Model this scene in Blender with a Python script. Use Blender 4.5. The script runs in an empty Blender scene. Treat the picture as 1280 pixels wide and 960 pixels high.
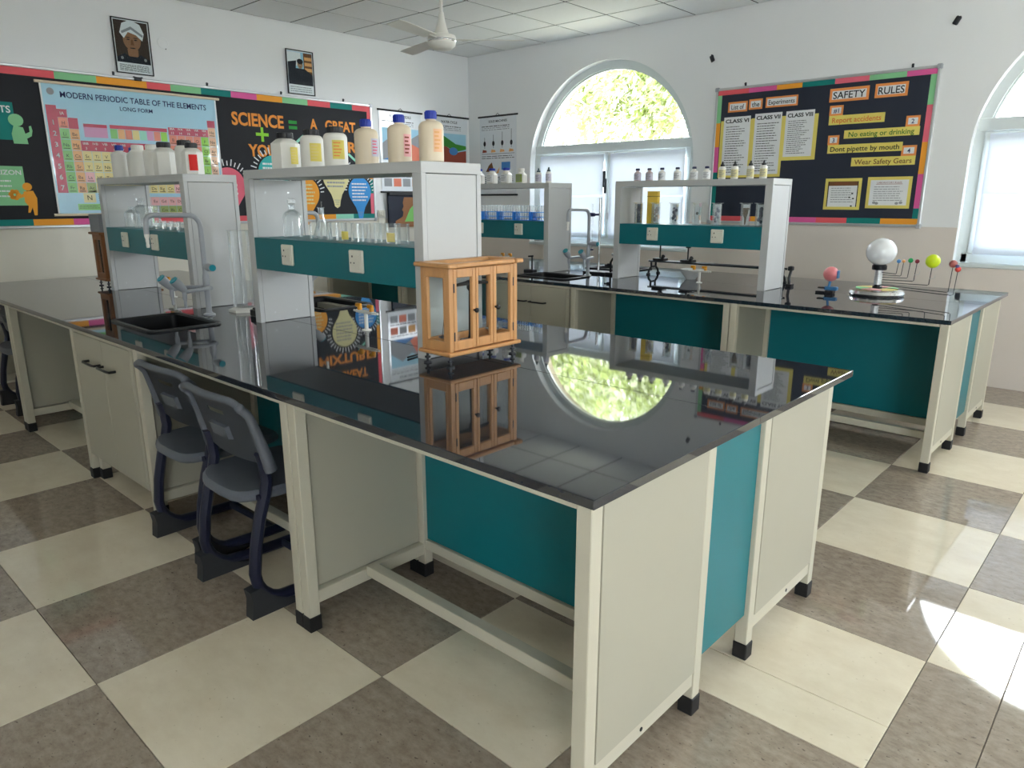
import bpy, bmesh, math, random
from math import pi, sin, cos, radians
from mathutils import Matrix, Vector
random.seed(7)
SC = bpy.context.scene
COL = SC.collection

# ------------------------------------------------------------------ camera
cam_d = bpy.data.cameras.new('camera'); cam = bpy.data.objects.new('camera', cam_d); COL.objects.link(cam)
cam.location = (0, 0, 1.403)
cam.rotation_euler = (pi / 2 - 0.2512, 0, 0.743)
cam_d.sensor_width = 36; cam_d.lens = 25.247; cam_d.clip_start = 0.02; cam_d.clip_end = 300
SC.camera = cam
# ------------------------------------------------------------------ room constants
XL, XR, YB, YF, HC = -6.66, 5.4, 6.47, -2.2, 3.045
ZT = 0.8165            # bench top height
WIN_R, WIN_SILL, WIN_SPRING = 1.035, 0.93, 1.75
BACK_WINS = [-4.625, -0.26, 4.1]  # last one is out of view, added to light floor and walls
ADDED_RIGHT_WINS = [4.2]          # y of an unseen window added on the right wall for daylight
ADDED_FRONT_WINS = [3.0]               # x of an unseen window added behind the camera for daylight
# ------------------------------------------------------------------ world, sun, portals, exposure
w = bpy.data.worlds.new('sky'); SC.world = w; w.use_nodes = True
bg = w.node_tree.nodes['Background']
bg.inputs[0].default_value = (0.92, 0.955, 1.01, 1); bg.inputs[1].default_value = 6.0
sun_d = bpy.data.lights.new('sun', 'SUN'); sun_d.energy = 4.0; sun_d.angle = radians(2); sun_d.color = (1, .95, .85)
sun = bpy.data.objects.new('sun', sun_d); COL.objects.link(sun)
sun.rotation_euler = Vector((0.8, 0.0, -0.8)).to_track_quat('-Z', 'Y').to_euler()


def portal(loc, direction, sx, sz):
    d = bpy.data.lights.new('window_portal', 'AREA'); d.shape = 'RECTANGLE'; d.size = sx; d.size_y = sz
    d.cycles.is_portal = True
    o = bpy.data.objects.new('window_portal', d); COL.objects.link(o); o.location = loc
    o.rotation_euler = Vector(direction).to_track_quat('-Z', 'Z').to_euler()


for c in BACK_WINS:
    portal((c, YB + .36, 1.86), (0, -1, 0), 2.1, 1.9)
for c in ADDED_RIGHT_WINS:
    portal((XR + .36, c, 1.86), (-1, 0, 0), 2.1, 1.9)
for c in ADDED_FRONT_WINS:
    portal((c, YF - .36, 1.86), (0, 1, 0), 2.1, 1.9)
vs = SC.view_settings
vs.view_transform = 'Standard'; vs.look = 'None'; vs.gamma = 1; vs.exposure = 2.12; vs.use_curve_mapping = False
SC.cycles.use_denoising = True
SC.cycles.max_bounces = 14; SC.cycles.diffuse_bounces = 9; SC.cycles.glossy_bounces = 5
SC.cycles.transparent_max_bounces = 24; SC.cycles.transmission_bounces = 8
SC.cycles.sample_clamp_indirect = 6


# ------------------------------------------------------------------ materials
def S(r, g, b):
    f = lambda c: (c / 255 / 12.92) if c / 255 <= .04045 else ((c / 255 + .055) / 1.055) ** 2.4
    return (f(r), f(g), f(b), 1)


MATS = {}


def mat(name, col, rough=.5, metal=0, var=.06, scale=12, ior=1.45, spec=None, coat=0, bump=0, bscale=40, trans=0, emit=None, stretch=None):
    if name in MATS: return MATS[name]
    m = bpy.data.materials.new(name); m.use_nodes = True; MATS[name] = m
    nt = m.node_tree; b = nt.nodes['Principled BSDF']
    b.inputs['Roughness'].default_value = rough; b.inputs['Metallic'].default_value = metal; b.inputs['IOR'].default_value = ior
    b.inputs['Coat Weight'].default_value = coat; b.inputs['Coat Roughness'].default_value = .06
    if trans: b.inputs['Transmission Weight'].default_value = trans
    tc = nt.nodes.new('ShaderNodeTexCoord'); mp = nt.nodes.new('ShaderNodeMapping')
    nt.links.new(tc.outputs['Object'], mp.inputs[0])
    if stretch: mp.inputs['Scale'].default_value = stretch
    n = nt.nodes.new('ShaderNodeTexNoise'); n.inputs['Scale'].default_value = scale; n.inputs['Detail'].default_value = 4
    nt.links.new(mp.outputs[0], n.inputs['Vector'])
    mx = nt.nodes.new('ShaderNodeMix'); mx.data_type = 'RGBA'
    mx.inputs[6].default_value = tuple(max(0, c * (1 - var)) for c in col[:3]) + (1,)
    mx.inputs[7].default_value = tuple(min(1, c * (1 + var)) for c in col[:3]) + (1,)
    nt.links.new(n.outputs[0], mx.inputs[0]); nt.links.new(mx.outputs[2], b.inputs['Base Color'])
    if bump:
        n2 = nt.nodes.new('ShaderNodeTexNoise'); n2.inputs['Scale'].default_value = bscale; n2.inputs['Detail'].default_value = 2
        nt.links.new(mp.outputs[0], n2.inputs['Vector'])
        bp = nt.nodes.new('ShaderNodeBump'); bp.inputs['Strength'].default_value = bump; bp.inputs['Distance'].default_value = .01
        nt.links.new(n2.outputs[0], bp.inputs['Height']); nt.links.new(bp.outputs[0], b.inputs['Normal'])
        if coat: nt.links.new(bp.outputs[0], b.inputs['Coat Normal'])
    return m


def flecked(name, c1, c2, fleck, rough, ior=1.5, scale=9, fscale=70, famount=.62, coat=0):
    """stone-like: two-tone clouds with small dark flecks"""
    m = bpy.data.materials.new(name); m.use_nodes = True; MATS[name] = m
    nt = m.node_tree; b = nt.nodes['Principled BSDF']
    b.inputs['Roughness'].default_value = rough; b.inputs['IOR'].default_value = ior; b.inputs['Coat Weight'].default_value = coat
    g = nt.nodes.new('ShaderNodeNewGeometry')
    mp = nt.nodes.new('ShaderNodeMapping'); nt.links.new(g.outputs['Position'], mp.inputs[0])
    mp.inputs['Scale'].default_value = (1, 1.6, 1)
    n = nt.nodes.new('ShaderNodeTexNoise'); n.inputs['Scale'].default_value = scale; n.inputs['Detail'].default_value = 8; n.inputs['Roughness'].default_value = .7
    n2 = nt.nodes.new('ShaderNodeTexNoise'); n2.inputs['Scale'].default_value = fscale; n2.inputs['Detail'].default_value = 3
    nt.links.new(mp.outputs[0], n.inputs['Vector']); nt.links.new(mp.outputs[0], n2.inputs['Vector'])
    r = nt.nodes.new('ShaderNodeValToRGB'); r.color_ramp.elements[0].position = .36; r.color_ramp.elements[1].position = .64
    r.color_ramp.elements[0].color = c1; r.color_ramp.elements[1].color = c2
    nt.links.new(n.outputs[0], r.inputs[0])
    r2 = nt.nodes.new('ShaderNodeValToRGB'); r2.color_ramp.elements[0].position = famount; r2.color_ramp.elements[1].position = famount + .06
    r2.color_ramp.elements[0].color = (0, 0, 0, 1); r2.color_ramp.elements[1].color = (1, 1, 1, 1)
    nt.links.new(n2.outputs[0], r2.inputs[0])
    mx = nt.nodes.new('ShaderNodeMix'); mx.data_type = 'RGBA'; mx.inputs[7].default_value = fleck
    nt.links.new(r2.outputs[0], mx.inputs[0]); nt.links.new(r.outputs[0], mx.inputs[6]); nt.links.new(mx.outputs[2], b.inputs['Base Color'])
    return m


def thin_glass(name, tint=(.97, .99, .99), blend=.25, rough=.02, extra=0.0, peak=1.0, haze=0.0):
    m = bpy.data.materials.new(name); m.use_nodes = True; MATS[name] = m
    nt = m.node_tree; nt.nodes.remove(nt.nodes['Principled BSDF']); out = nt.nodes['Material Output']
    t = nt.nodes.new('ShaderNodeBsdfTransparent'); t.inputs[0].default_value = tint + (1,)
    g = nt.nodes.new('ShaderNodeBsdfGlossy'); g.inputs['Roughness'].default_value = rough; g.inputs[0].default_value = (1, 1, 1, 1)
    lw = nt.nodes.new('ShaderNodeLayerWeight'); lw.inputs[0].default_value = blend
    mt = nt.nodes.new('ShaderNodeMath'); mt.operation = 'ADD'; mt.inputs[1].default_value = extra; mt.use_clamp = True
    mu = nt.nodes.new('ShaderNodeMath'); mu.operation = 'MULTIPLY'; mu.inputs[1].default_value = peak
    nt.links.new(lw.outputs['Fresnel'], mu.inputs[0]); nt.links.new(mu.outputs[0], mt.inputs[0])
    mx = nt.nodes.new('ShaderNodeMixShader'); nt.links.new(mt.outputs[0], mx.inputs[0])
    nt.links.new(t.outputs[0], mx.inputs[1]); nt.links.new(g.outputs[0], mx.inputs[2])
    if haze:
        df = nt.nodes.new('ShaderNodeBsdfDiffuse'); df.inputs[0].default_value = (.85, .88, .88, 1)
        m2 = nt.nodes.new('ShaderNodeMixShader'); m2.inputs[0].default_value = haze
        nt.links.new(mx.outputs[0], m2.inputs[1]); nt.links.new(df.outputs[0], m2.inputs[2]); mx = m2
    nt.links.new(mx.outputs[0], out.inputs[0])
    return m


def translucent(name, col, share=.5, var=.05, scale=3):
    m = bpy.data.materials.new(name); m.use_nodes = True; MATS[name] = m
    nt = m.node_tree; nt.nodes.remove(nt.nodes['Principled BSDF']); out = nt.nodes['Material Output']
    n = nt.nodes.new('ShaderNodeTexNoise'); n.inputs['Scale'].default_value = scale
    tc = nt.nodes.new('ShaderNodeTexCoord'); nt.links.new(tc.outputs['Object'], n.inputs['Vector'])
    mc = nt.nodes.new('ShaderNodeMix'); mc.data_type = 'RGBA'
    mc.inputs[6].default_value = tuple(c * (1 - var) for c in col[:3]) + (1,); mc.inputs[7].default_value = tuple(min(1, c * (1 + var)) for c in col[:3]) + (1,)
    nt.links.new(n.outputs[0], mc.inputs[0])
    d = nt.nodes.new('ShaderNodeBsdfDiffuse'); t = nt.nodes.new('ShaderNodeBsdfTranslucent')
    nt.links.new(mc.outputs[2], d.inputs[0]); nt.links.new(mc.outputs[2], t.inputs[0])
    mx = nt.nodes.new('ShaderNodeMixShader'); mx.inputs[0].default_value = share
    nt.links.new(d.outputs[0], mx.inputs[1]); nt.links.new(t.outputs[0], mx.inputs[2]); nt.links.new(mx.outputs[0], out.inputs[0])
    return m


M_wall = mat('wall_paint', S(236, 237, 237), .7, var=.02, scale=2)
M_dado = mat('dado_paint', S(224, 214, 205), .35, var=.03, scale=3)
M_ceil = mat('ceiling_tile', S(236, 238, 238), .8, var=.03, scale=30, bump=.15, bscale=150)
M_slab = mat('ceiling_void', S(40, 40, 40), .9)
M_grout = mat('grout', S(120, 114, 104), .8)
M_tl = flecked('floor_tile_light', S(226, 213, 188), S(236, 225, 202), S(202, 187, 160), .025, 1.6, 5, 60, .68)
M_td = flecked('floor_tile_dark', S(144, 130, 115), S(172, 158, 142), S(112, 100, 88), .035, 1.65, 22, 60, .65)
M_gran = flecked('black_granite', S(36, 40, 47), S(48, 52, 60), S(84, 88, 95), .03, 1.8, 60, 260, .68)
M_frame = mat('powder_coat', S(192, 187, 170), .42, var=.015)
M_panel = mat('panel_laminate', S(170, 166, 150), .5, var=.012)
M_teal = mat('teal_laminate', S(0, 110, 120), .38, var=.03)
M_shelfw = mat('shelf_laminate', S(192, 193, 192), .45, var=.012)
M_rubber = mat('black_rubber', S(28, 28, 30), .6)
M_black = mat('black_plastic', S(24, 24, 27), .4)
M_sink = mat('sink_black', S(20, 21, 23), .35)
M_socket = mat('socket_plastic', S(226, 222, 208), .35, var=.01)
M_dark = mat('dark_slot', S(40, 36, 34), .6)
M_tap = mat('tap_grey', S(168, 172, 178), .32, var=.02)
M_tapend = mat('tap_teal_end', S(40, 150, 165), .35)
M_orange = mat('valve_orange', S(236, 160, 30), .35)
M_alu = mat('aluminium', S(205, 207, 208), .35, metal=.6)
M_chrome = mat('chrome', S(215, 215, 215), .12, metal=1)
M_steel = mat('dark_steel', S(60, 62, 66), .4, metal=.6)
M_upvc = mat('window_frame_paint', S(215, 222, 222), .4, var=.01)
M_glass = thin_glass('clear_glass', (.975, .985, .985), .3, .03, .02, .42, .05)
M_case = thin_glass('case_glass', (.97, .985, .985), .1)
M_pane = thin_glass('window_glass', (.97, .99, .99), .08)
M_paper = translucent('window_paper', (.76, .82, .92), .08)
M_leaf = translucent('leaf', (.26, .31, .11, 1), .5, .35, 1.5)
M_leaf2 = translucent('leaf_pale', (.42, .45, .3, 1), .5, .25, 1.5)
M_bark = mat('bark', S(150, 138, 120), .9, var=.25, scale=20)
M_outwall = mat('outer_plaster', S(158, 146, 122), .8)
M_ground = mat('ground_soil', S(112, 110, 94), .9, var=.2, scale=2)
M_wood = mat('pine_wood', S(204, 150, 96), .38, var=.2, scale=3.5, stretch=(14, 14, 1.2))
M_wood2 = mat('brown_wood', S(140, 90, 50), .45, var=.22, scale=3.5, stretch=(14, 14, 1.2))
M_chair = mat('chair_grey_plastic', S(92, 97, 106), .48, var=.03, scale=30)
M_navy = mat('chair_navy_steel', S(26, 30, 52), .4)
M_shoe = mat('chair_shoe', S(44, 46, 50), .6)
M_white = mat('white_plastic', S(232, 230, 222), .4, var=.015)
M_cream = mat('cream_plastic', S(226, 210, 184), .4, var=.02)
M_blue = mat('cap_blue', S(20, 50, 160), .35)
M_navycap = mat('cap_navy', S(30, 38, 78), .4)
M_bpaper = mat('black_paper', S(34, 35, 40), .75, var=.12, scale=5)
M_npaper = mat('navy_black_paper', S(38, 44, 60), .6, var=.06, scale=3)
P = {}
for k, c in dict(coral=(236, 96, 104), green=(140, 205, 150), orange=(245, 165, 50), teal=(0, 128, 122), pink=(228, 96, 160), cream=(226, 216, 160),
                 yellow=(232, 214, 110), white=(232, 233, 234), letter=(238, 150, 60), lime=(150, 215, 60), midgreen=(40, 150, 60), blue=(60, 150, 220), aqua=(60, 180, 178),
                 rose=(236, 110, 130), mint=(150, 220, 195), skyblue=(160, 205, 225), red=(190, 30, 72), pale=(232, 214, 140), salmon=(228, 130, 104), tan=(232, 172, 110), leafg=(132, 200, 110), palepink=(240, 180, 180),
                 olive=(150, 170, 90), lilac=(214, 150, 190), paleor=(240, 190, 150), dkblue=(20, 32, 90), black=(25, 25, 28), grey=(150, 152, 155), signor=(240, 150, 80), brown=(120, 78, 42),
                 skin=(150, 108, 78), skin2=(176, 140, 110), dkbrown=(66, 50, 40), coat=(28, 32, 44), redlab=(216, 40, 36), redbrown=(150, 70, 52), grass=(60, 140, 50), water=(70, 130, 190), lavender=(205, 200, 215), greenink=(60, 120, 40), orangeink=(226, 120, 60)).items():
    P[k] = mat('paper_' + k, S(*c), .7, var=.05, scale=8)
M_lam = {k: mat('laminated_' + k, P_col, .35, coat=.9, bump=.55, bscale=5, var=.03) for k, P_col in
         dict(skyblue=S(160, 205, 225), white=S(226, 230, 234)).items()}


# ------------------------------------------------------------------ mesh builder
STUFF = {'handwriting', 'element_symbols', 'printed_text', 'group_numbers', 'caption_print', 'label_print', 'card_lettering', 'cells', 'ray', 'cap_lines', 'print', 'pin_hole', 'fixing_screw', 'painting', 'notice', 'title', 'subtitle'}


class MB:
    def __init__(s): s.v = []; s.f = []; s.m = []; s.T = Matrix()
    def add(s, vs_, fs, mi=0):
        k = len(s.v); T = s.T
        s.v += [tuple(T @ Vector(p)) for p in vs_]
        s.f += [tuple(i + k for i in f) for f in fs]; s.m += [mi] * len(fs); return s
    def bx(s, x0, x1, y0, y1, z0, z1, b=0, mi=0):
        if x0 > x1: x0, x1 = x1, x0
        if y0 > y1: y0, y1 = y1, y0
        if z0 > z1: z0, z1 = z1, z0
        if b <= 0:
            v = [(x, y, z) for z in (z0, z1) for y in (y0, y1) for x in (x0, x1)]
            return s.add(v, [(0, 2, 3, 1), (4, 5, 7, 6), (0, 1, 5, 4), (2, 6, 7, 3), (0, 4, 6, 2), (1, 3, 7, 5)], mi)
        b = min(b, (x1 - x0) * .45, (y1 - y0) * .45, (z1 - z0) * .45)
        v = []; idx = {}
        X = (x0, x1); Y = (y0, y1); Z = (z0, z1); sg = (1, -1)
        for i in (0, 1):
            for j in (0, 1):
                for k in (0, 1):
                    for a in range(3):
                        p = [X[i] + sg[i] * b, Y[j] + sg[j] * b, Z[k] + sg[k] * b]
                        p[a] = (X[i], Y[j], Z[k])[a]
                        idx[i, j, k, a] = len(v); v.append(tuple(p))
        f = []
        for i in (0, 1):
            q = [idx[i, 0, 0, 0], idx[i, 1, 0, 0], idx[i, 1, 1, 0], idx[i, 0, 1, 0]]; f.append(tuple(q if i else q[::-1]))
            q = [idx[0, i, 0, 1], idx[0, i, 1, 1], idx[1, i, 1, 1], idx[1, i, 0, 1]]; f.append(tuple(q if i else q[::-1]))
            q = [idx[0, 0, i, 2], idx[1, 0, i, 2], idx[1, 1, i, 2], idx[0, 1, i, 2]]; f.append(tuple(q if i else q[::-1]))
        for i in (0, 1):
            for j in (0, 1):
                for a, bb, key in ((0, 1, lambda e: (i, j, e)), (0, 2, lambda e: (i, e, j)), (1, 2, lambda e: (e, i, j))):
                    f.append((idx[key(0) + (a,)], idx[key(1) + (a,)], idx[key(1) + (bb,)], idx[key(0) + (bb,)]))
        for i in (0, 1):
            for j in (0, 1):
                for k in (0, 1): f.append((idx[i, j, k, 0], idx[i, j, k, 1], idx[i, j, k, 2]))
        return s.add(v, f, mi)
    def lathe(s, prof, n=20, c=(0, 0, 0), mi=0, sx=1, sy=1):
        v = []; f = []
        for r, z in prof:
            for k in range(n):
                a = 2 * pi * k / n; v.append((c[0] + sx * r * cos(a), c[1] + sy * r * sin(a), c[2] + z))
        for i in range(len(prof) - 1):
            for k in range(n):
                k2 = (k + 1) % n; f.append((i * n + k, i * n + k2, (i + 1) * n + k2, (i + 1) * n + k))
        if prof[0][0] > 1e-5: f.append(tuple(range(n - 1, -1, -1)))
        if prof[-1][0] > 1e-5: f.append(tuple((len(prof) - 1) * n + k for k in range(n)))
        return s.add(v, f, mi)
    def sph(s, c, r, n=16, mi=0, sz=1):
        m = max(6, n // 2)
        return s.lathe([(max(1e-6, r * sin(pi * i / m)), -r * sz * cos(pi * i / m)) for i in range(m + 1)], n, c, mi)
    def tube(s, pts, r, n=10, mi=0, ell=1.0):
        pts = [Vector(p) for p in pts]; v = []; f = []
        rs = r if isinstance(r, (list, tuple)) else [r] * len(pts)
        t0 = (pts[1] - pts[0]).normalized(); up = Vector((0, 0, 1)) if abs(t0.z) < .95 else Vector((1, 0, 0))
        nn = (up - t0 * up.dot(t0)).normalized()
        for i, p in enumerate(pts):
            t = (pts[min(i + 1, len(pts) - 1)] - pts[max(i - 1, 0)]).normalized()
            nn = (nn - t * nn.dot(t)).normalized(); bb = t.cross(nn)
            for k in range(n):
                a = 2 * pi * k / n; v.append(tuple(p + nn * (rs[i] * cos(a)) + bb * (rs[i] * ell * sin(a))))
        for i in range(len(pts) - 1):
            for k in range(n):
                k2 = (k + 1) % n; f.append((i * n + k, i * n + k2, (i + 1) * n + k2, (i + 1) * n + k))
        f.append(tuple(range(n - 1, -1, -1))); f.append(tuple((len(pts) - 1) * n + k for k in range(n)))
        return s.add(v, f, mi)
    def prism(s, poly, z0, z1, mi=0):
        n = len(poly); a = sum(poly[i][0] * poly[(i + 1) % n][1] - poly[(i + 1) % n][0] * poly[i][1] for i in range(n))
        if a < 0: poly = poly[::-1]
        v = [(x, y, z0) for x, y in poly] + [(x, y, z1) for x, y in poly]
        f = [tuple(range(n - 1, -1, -1)), tuple(range(n, 2 * n))] + [(i, (i + 1) % n, n + (i + 1) % n, n + i) for i in range(n)]
        return s.add(v, f, mi)
    def rect(s, u0, u1, v0, v1, n, mi=0):
        return s.add([(u0, v0, n), (u1, v0, n), (u1, v1, n), (u0, v1, n)], [(0, 1, 2, 3)], mi)
    def text(s, body, u, v, n, h=None, w=None, align='C', mi=0, th=0, bold=0.0):
        """flat lettering in the local xy plane, (u,v) = centre (or left end), h = cap height, w = fitted width"""
        gv, gf, bw, bh = glyphs(body, bold)
        sy = h if h else (w / bw if bw else 1)
        sx = (w / bw) if (w and bw) else sy
        ox = u - bw * sx / 2 if align == 'C' else u
        oy = v - sy / 2
        pts = [(ox + x * sx, oy + y * sy, n) for x, y in gv]
        if th:
            k = len(pts); pts2 = [(x, y, z + th) for x, y, z in pts]
            ed = {}
            for f in gf:
                for a, b in zip(f, f[1:] + f[:1]): ed[(a, b)] = 1
            side = [(a, b, b + k, a + k) for a, b in ed if (b, a) not in ed]
            return s.add(pts + pts2, [tuple(i + k for i in f) for f in gf] + side, mi)
        return s.add(pts, gf, mi)
    def mesh(s, name, mats, smooth=True):
        me = bpy.data.meshes.new(name); me.from_pydata(s.v, [], s.f)
        for m in (mats if isinstance(mats, (list, tuple)) else [mats]): me.materials.append(m)
        if len(me.materials) > 1: me.polygons.foreach_set('material_index', s.m)
        me.validate(); me.update()
        if smooth:
            me.shade_smooth(); me.set_sharp_from_angle(angle=radians(38))
        return me
    def obj(s, name, mats, parent=None, loc=None, rotz=0, smooth=True):
        o = bpy.data.objects.new(name, s.mesh(name, mats, smooth)); COL.objects.link(o)
        if parent: o.parent = parent
        if name in STUFF: o['kind'] = 'stuff'
        if loc: o.location = loc
        if rotz: o.rotation_euler = (0, 0, rotz)
        return o


_gl = {}
GSC = bpy.data.scenes.new('lettering')      # scratch scene, removed at the end


def glyphs(body, bold=0.0):
    if (body, bold) in _gl: return _gl[body, bold]
    c = bpy.data.curves.new('g', 'FONT'); c.body = body; c.size = 1; c.resolution_u = 3; c.fill_mode = 'FRONT'; c.offset = bold
    o = bpy.data.objects.new('g', c); GSC.collection.objects.link(o)
    GSC.view_layers[0].update(); dg = GSC.view_layers[0].depsgraph; me = o.evaluated_get(dg).to_mesh()
    v = [(p.co.x, p.co.y) for p in me.vertices]; f = []
    for p in me.polygons:
        t = list(p.vertices)
        a = sum(v[t[i]][0] * v[t[(i + 1) % len(t)]][1] - v[t[(i + 1) % len(t)]][0] * v[t[i]][1] for i in range(len(t)))
        f.append(tuple(t if a > 0 else t[::-1]))
    o.evaluated_get(dg).to_mesh_clear(); bpy.data.objects.remove(o); bpy.data.curves.remove(c)
    if v:
        x0 = min(p[0] for p in v); x1 = max(p[0] for p in v)
        cap = .729   # cap height of the built-in font at size 1
        v = [((x - x0) / cap, y / cap) for x, y in v]; bw = (x1 - x0) / cap
    else: bw = 1
    _gl[body, bold] = (v, f, bw, 1); return _gl[body, bold]


def tag(o, label, cat, group=None, kind=None):
    if label: o['label'] = label
    if cat: o['category'] = cat
    if group: o['group'] = group
    if kind: o['kind'] = kind
    return o


def thing(name, label, cat, loc=(0, 0, 0), rotz=0, group=None):
    o = bpy.data.objects.new(name, None); COL.objects.link(o); o.empty_display_size = .05
    o.location = loc; o.rotation_euler = (0, 0, rotz); return tag(o, label, cat, group)


WALLM = {'left': Matrix(((0, 0, 1), (1, 0, 0), (0, 1, 0))), 'back': Matrix(((1, 0, 0), (0, 0, -1), (0, 1, 0))), 'right': Matrix(((0, 0, -1), (-1, 0, 0), (0, 1, 0))), 'front': Matrix(((-1, 0, 0), (0, 0, 1), (0, 1, 0)))}


def wall_root(o, wall, u, v, n=0):
    M = WALLM[wall].to_4x4()
    p = {'left': (XL + n, u, v), 'back': (u, YB - n, v), 'right': (XR - n, -u, v), 'front': (-u, YF + n, v)}[wall]
    o.location = p; o.rotation_euler = M.to_euler(); return o


def wthing(name, label, cat, wall, u, v, n=0, group=None, tilt=0):
    o = wall_root(thing(name, label, cat, group=group), wall, u, v, n)
    if tilt: o.rotation_euler = (WALLM[wall].to_4x4() @ Matrix.Rotation(tilt, 4, 'Z')).to_euler()
    return o


def copy_tree(o, parent=None):
    c = o.copy(); COL.objects.link(c); c.parent = parent
    for ch in list(o.children): copy_tree(ch, c)
    return c


def arc(c, r, a0, a1, n, f):
    return [f(c, r, a0 + (a1 - a0) * i / n) for i in range(n + 1)]


# ================================================================== STRUCTURE
def struct(o):
    o['kind'] = 'structure'; return o


# ---- floor with individual tiles
TX, TY, TS = -1.5725, 1.1275, 0.6
fl = struct(MB().bx(XL - .3, XR + .3, YF - .3, YB + .3, -.12, -.006).obj('floor', M_grout))
_tile = {}
rest = {True: MB(), False: MB()}


def tile(x0, x1, y0, y1, light):
    x0 = max(x0, XL); x1 = min(x1, XR); y0 = max(y0, YF); y1 = min(y1, YB)
    if x1 - x0 < .02 or y1 - y0 < .02: return
    if x0 > 1.2 or y1 < -.3:      # outside the photograph: one joined remainder
        rest[light].bx(x0 + .0012, x1 - .0012, y0 + .0012, y1 - .0012, -.008, 0); return
    wx, wy = round(x1 - x0, 3), round(y1 - y0, 3); key = (wx, wy, light)
    if key not in _tile:
        g = .0012
        _tile[key] = MB().bx(-wx / 2 + g, wx / 2 - g, -wy / 2 + g, wy / 2 - g, -.008, 0, .001).mesh('floor_tile', M_tl if light else M_td, False)
    o = bpy.data.objects.new('floor_tile', _tile[key]); COL.objects.link(o); o.parent = fl; o.location = ((x0 + x1) / 2, (y0 + y1) / 2, 0)


for i in range(-9, 13):
    for j in range(-7, 10):
        x0, y0 = TX + i * TS, TY + j * TS; L = (i + j) % 2 == 0
        if x0 > XR or y0 > YB or x0 + TS < XL or y0 + TS < YF: continue
        if i == 1 and j == 1:
            tile(x0, x0 + TS, y0, y0 + .205, L); tile(x0, x0 + TS, y0 + .205, y0 + TS, L)
        elif i == 2 and j in (0, 1, 2, 3):
            tile(x0, x0 + .208, y0, y0 + TS, L); tile(x0 + .208, x0 + TS, y0, y0 + TS, L)
        else: tile(x0, x0 + TS, y0, y0 + TS, L)

for k, b in rest.items(): b.obj('floor_tile_remainder', M_tl if k else M_td, fl, smooth=False)['kind'] = 'stuff'
# ---- ceiling with individual grid tiles
ce = struct(MB().bx(XL - .3, XR + .3, YF - .3, YB + .3, HC + .004, HC + .2).obj('ceiling', M_slab))
_ct = {}; crest = MB()
for i in range(-1, 21):
    for j in range(-1, 16):
        x0 = max(-6.05 + .6 * i, XL); x1 = min(-6.05 + .6 * (i + 1), XR); y1 = min(5.9 - .6 * (j - 1), YB); y0 = max(5.9 - .6 * j, YF)
        if x1 - x0 < .02 or y1 - y0 < .02: continue
        if x0 > 1.2 or y1 < .3:
            crest.bx(x0 + .006, x1 - .006, y0 + .006, y1 - .006, HC, HC + .0045); continue
        wx, wy = round(x1 - x0, 3), round(y1 - y0, 3)
        if (wx, wy) not in _ct:
            g = .009
            _ct[wx, wy] = MB().bx(-wx / 2 + g, wx / 2 - g, -wy / 2 + g, wy / 2 - g, 0, .0045, .001).mesh('ceiling_tile', M_ceil, False)
        o = bpy.data.objects.new('ceiling_tile', _ct[wx, wy]); COL.objects.link(o); o.parent = ce; o.location = ((x0 + x1) / 2, (y0 + y1) / 2, HC)


crest.obj('ceiling_tile_remainder', M_ceil, ce, smooth=False)['kind'] = 'stuff'
# ---- walls
def arch_wall(name, wall, u0, u1, wins, T=.31):
    """wall with arched openings, local x = along, y = up, z = into the room"""
    b = MB(); N = 40; H = HC + .1
    def quad(a, c, n0, flip=False):
        q = [(a[0], a[1], n0), (c[0], a[1], n0), (c[0], c[1], n0), (a[0], c[1], n0)]
        b.add(q, [(3, 2, 1, 0) if flip else (0, 1, 2, 3)], 1 if flip else 0)
    cur = u0
    for c in sorted(wins):
        for n0, fl_ in ((0, False), (-T, True)):
            quad((cur, 0), (c - WIN_R, H), n0, fl_); quad((c - WIN_R, 0), (c + WIN_R, WIN_SILL), n0, fl_)
        pts = [(c + WIN_R * cos(pi - pi * k / N), WIN_SPRING + WIN_R * sin(pi * k / N)) for k in range(N + 1)]
        for p, q in zip(pts, pts[1:]):
            b.add([(p[0], p[1], 0), (q[0], q[1], 0), (q[0], H, 0), (p[0], H, 0)], [(0, 1, 2, 3)], 0)
            b.add([(p[0], p[1], -T), (q[0], q[1], -T), (q[0], H, -T), (p[0], H, -T)], [(3, 2, 1, 0)], 1)
        ring = [(c - WIN_R, WIN_SILL)] + pts + [(c + WIN_R, WIN_SILL)]
        for p, q in zip(ring, ring[1:] + ring[:1]):
            for a, e, mi in ((0, -.09, 0), (-.09, -T, 1)):
                b.add([(p[0], p[1], a), (q[0], q[1], a), (q[0], q[1], e), (p[0], p[1], e)], [(0, 3, 2, 1)], mi)
        cur = c + WIN_R
    for n0, fl_ in ((0, False), (-T, True)): quad((cur, 0), (u1, H), n0, fl_)
    o = struct(b.obj(name, [M_wall, M_outwall])); wall_root(o, wall, 0, 0); return o


arch_wall('wall_back', 'back', XL - .3, XR + .3, BACK_WINS)
arch_wall('wall_right', 'right', -YB - .3, -YF + .3, [-y for y in ADDED_RIGHT_WINS])
struct(MB().bx(XL - .3, XL, YF - .3, YB, 0, HC + .1).obj('wall_left', M_wall))
arch_wall('wall_front', 'front', -XR - .3, -XL + .3, [-x for x in ADDED_FRONT_WINS])
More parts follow.
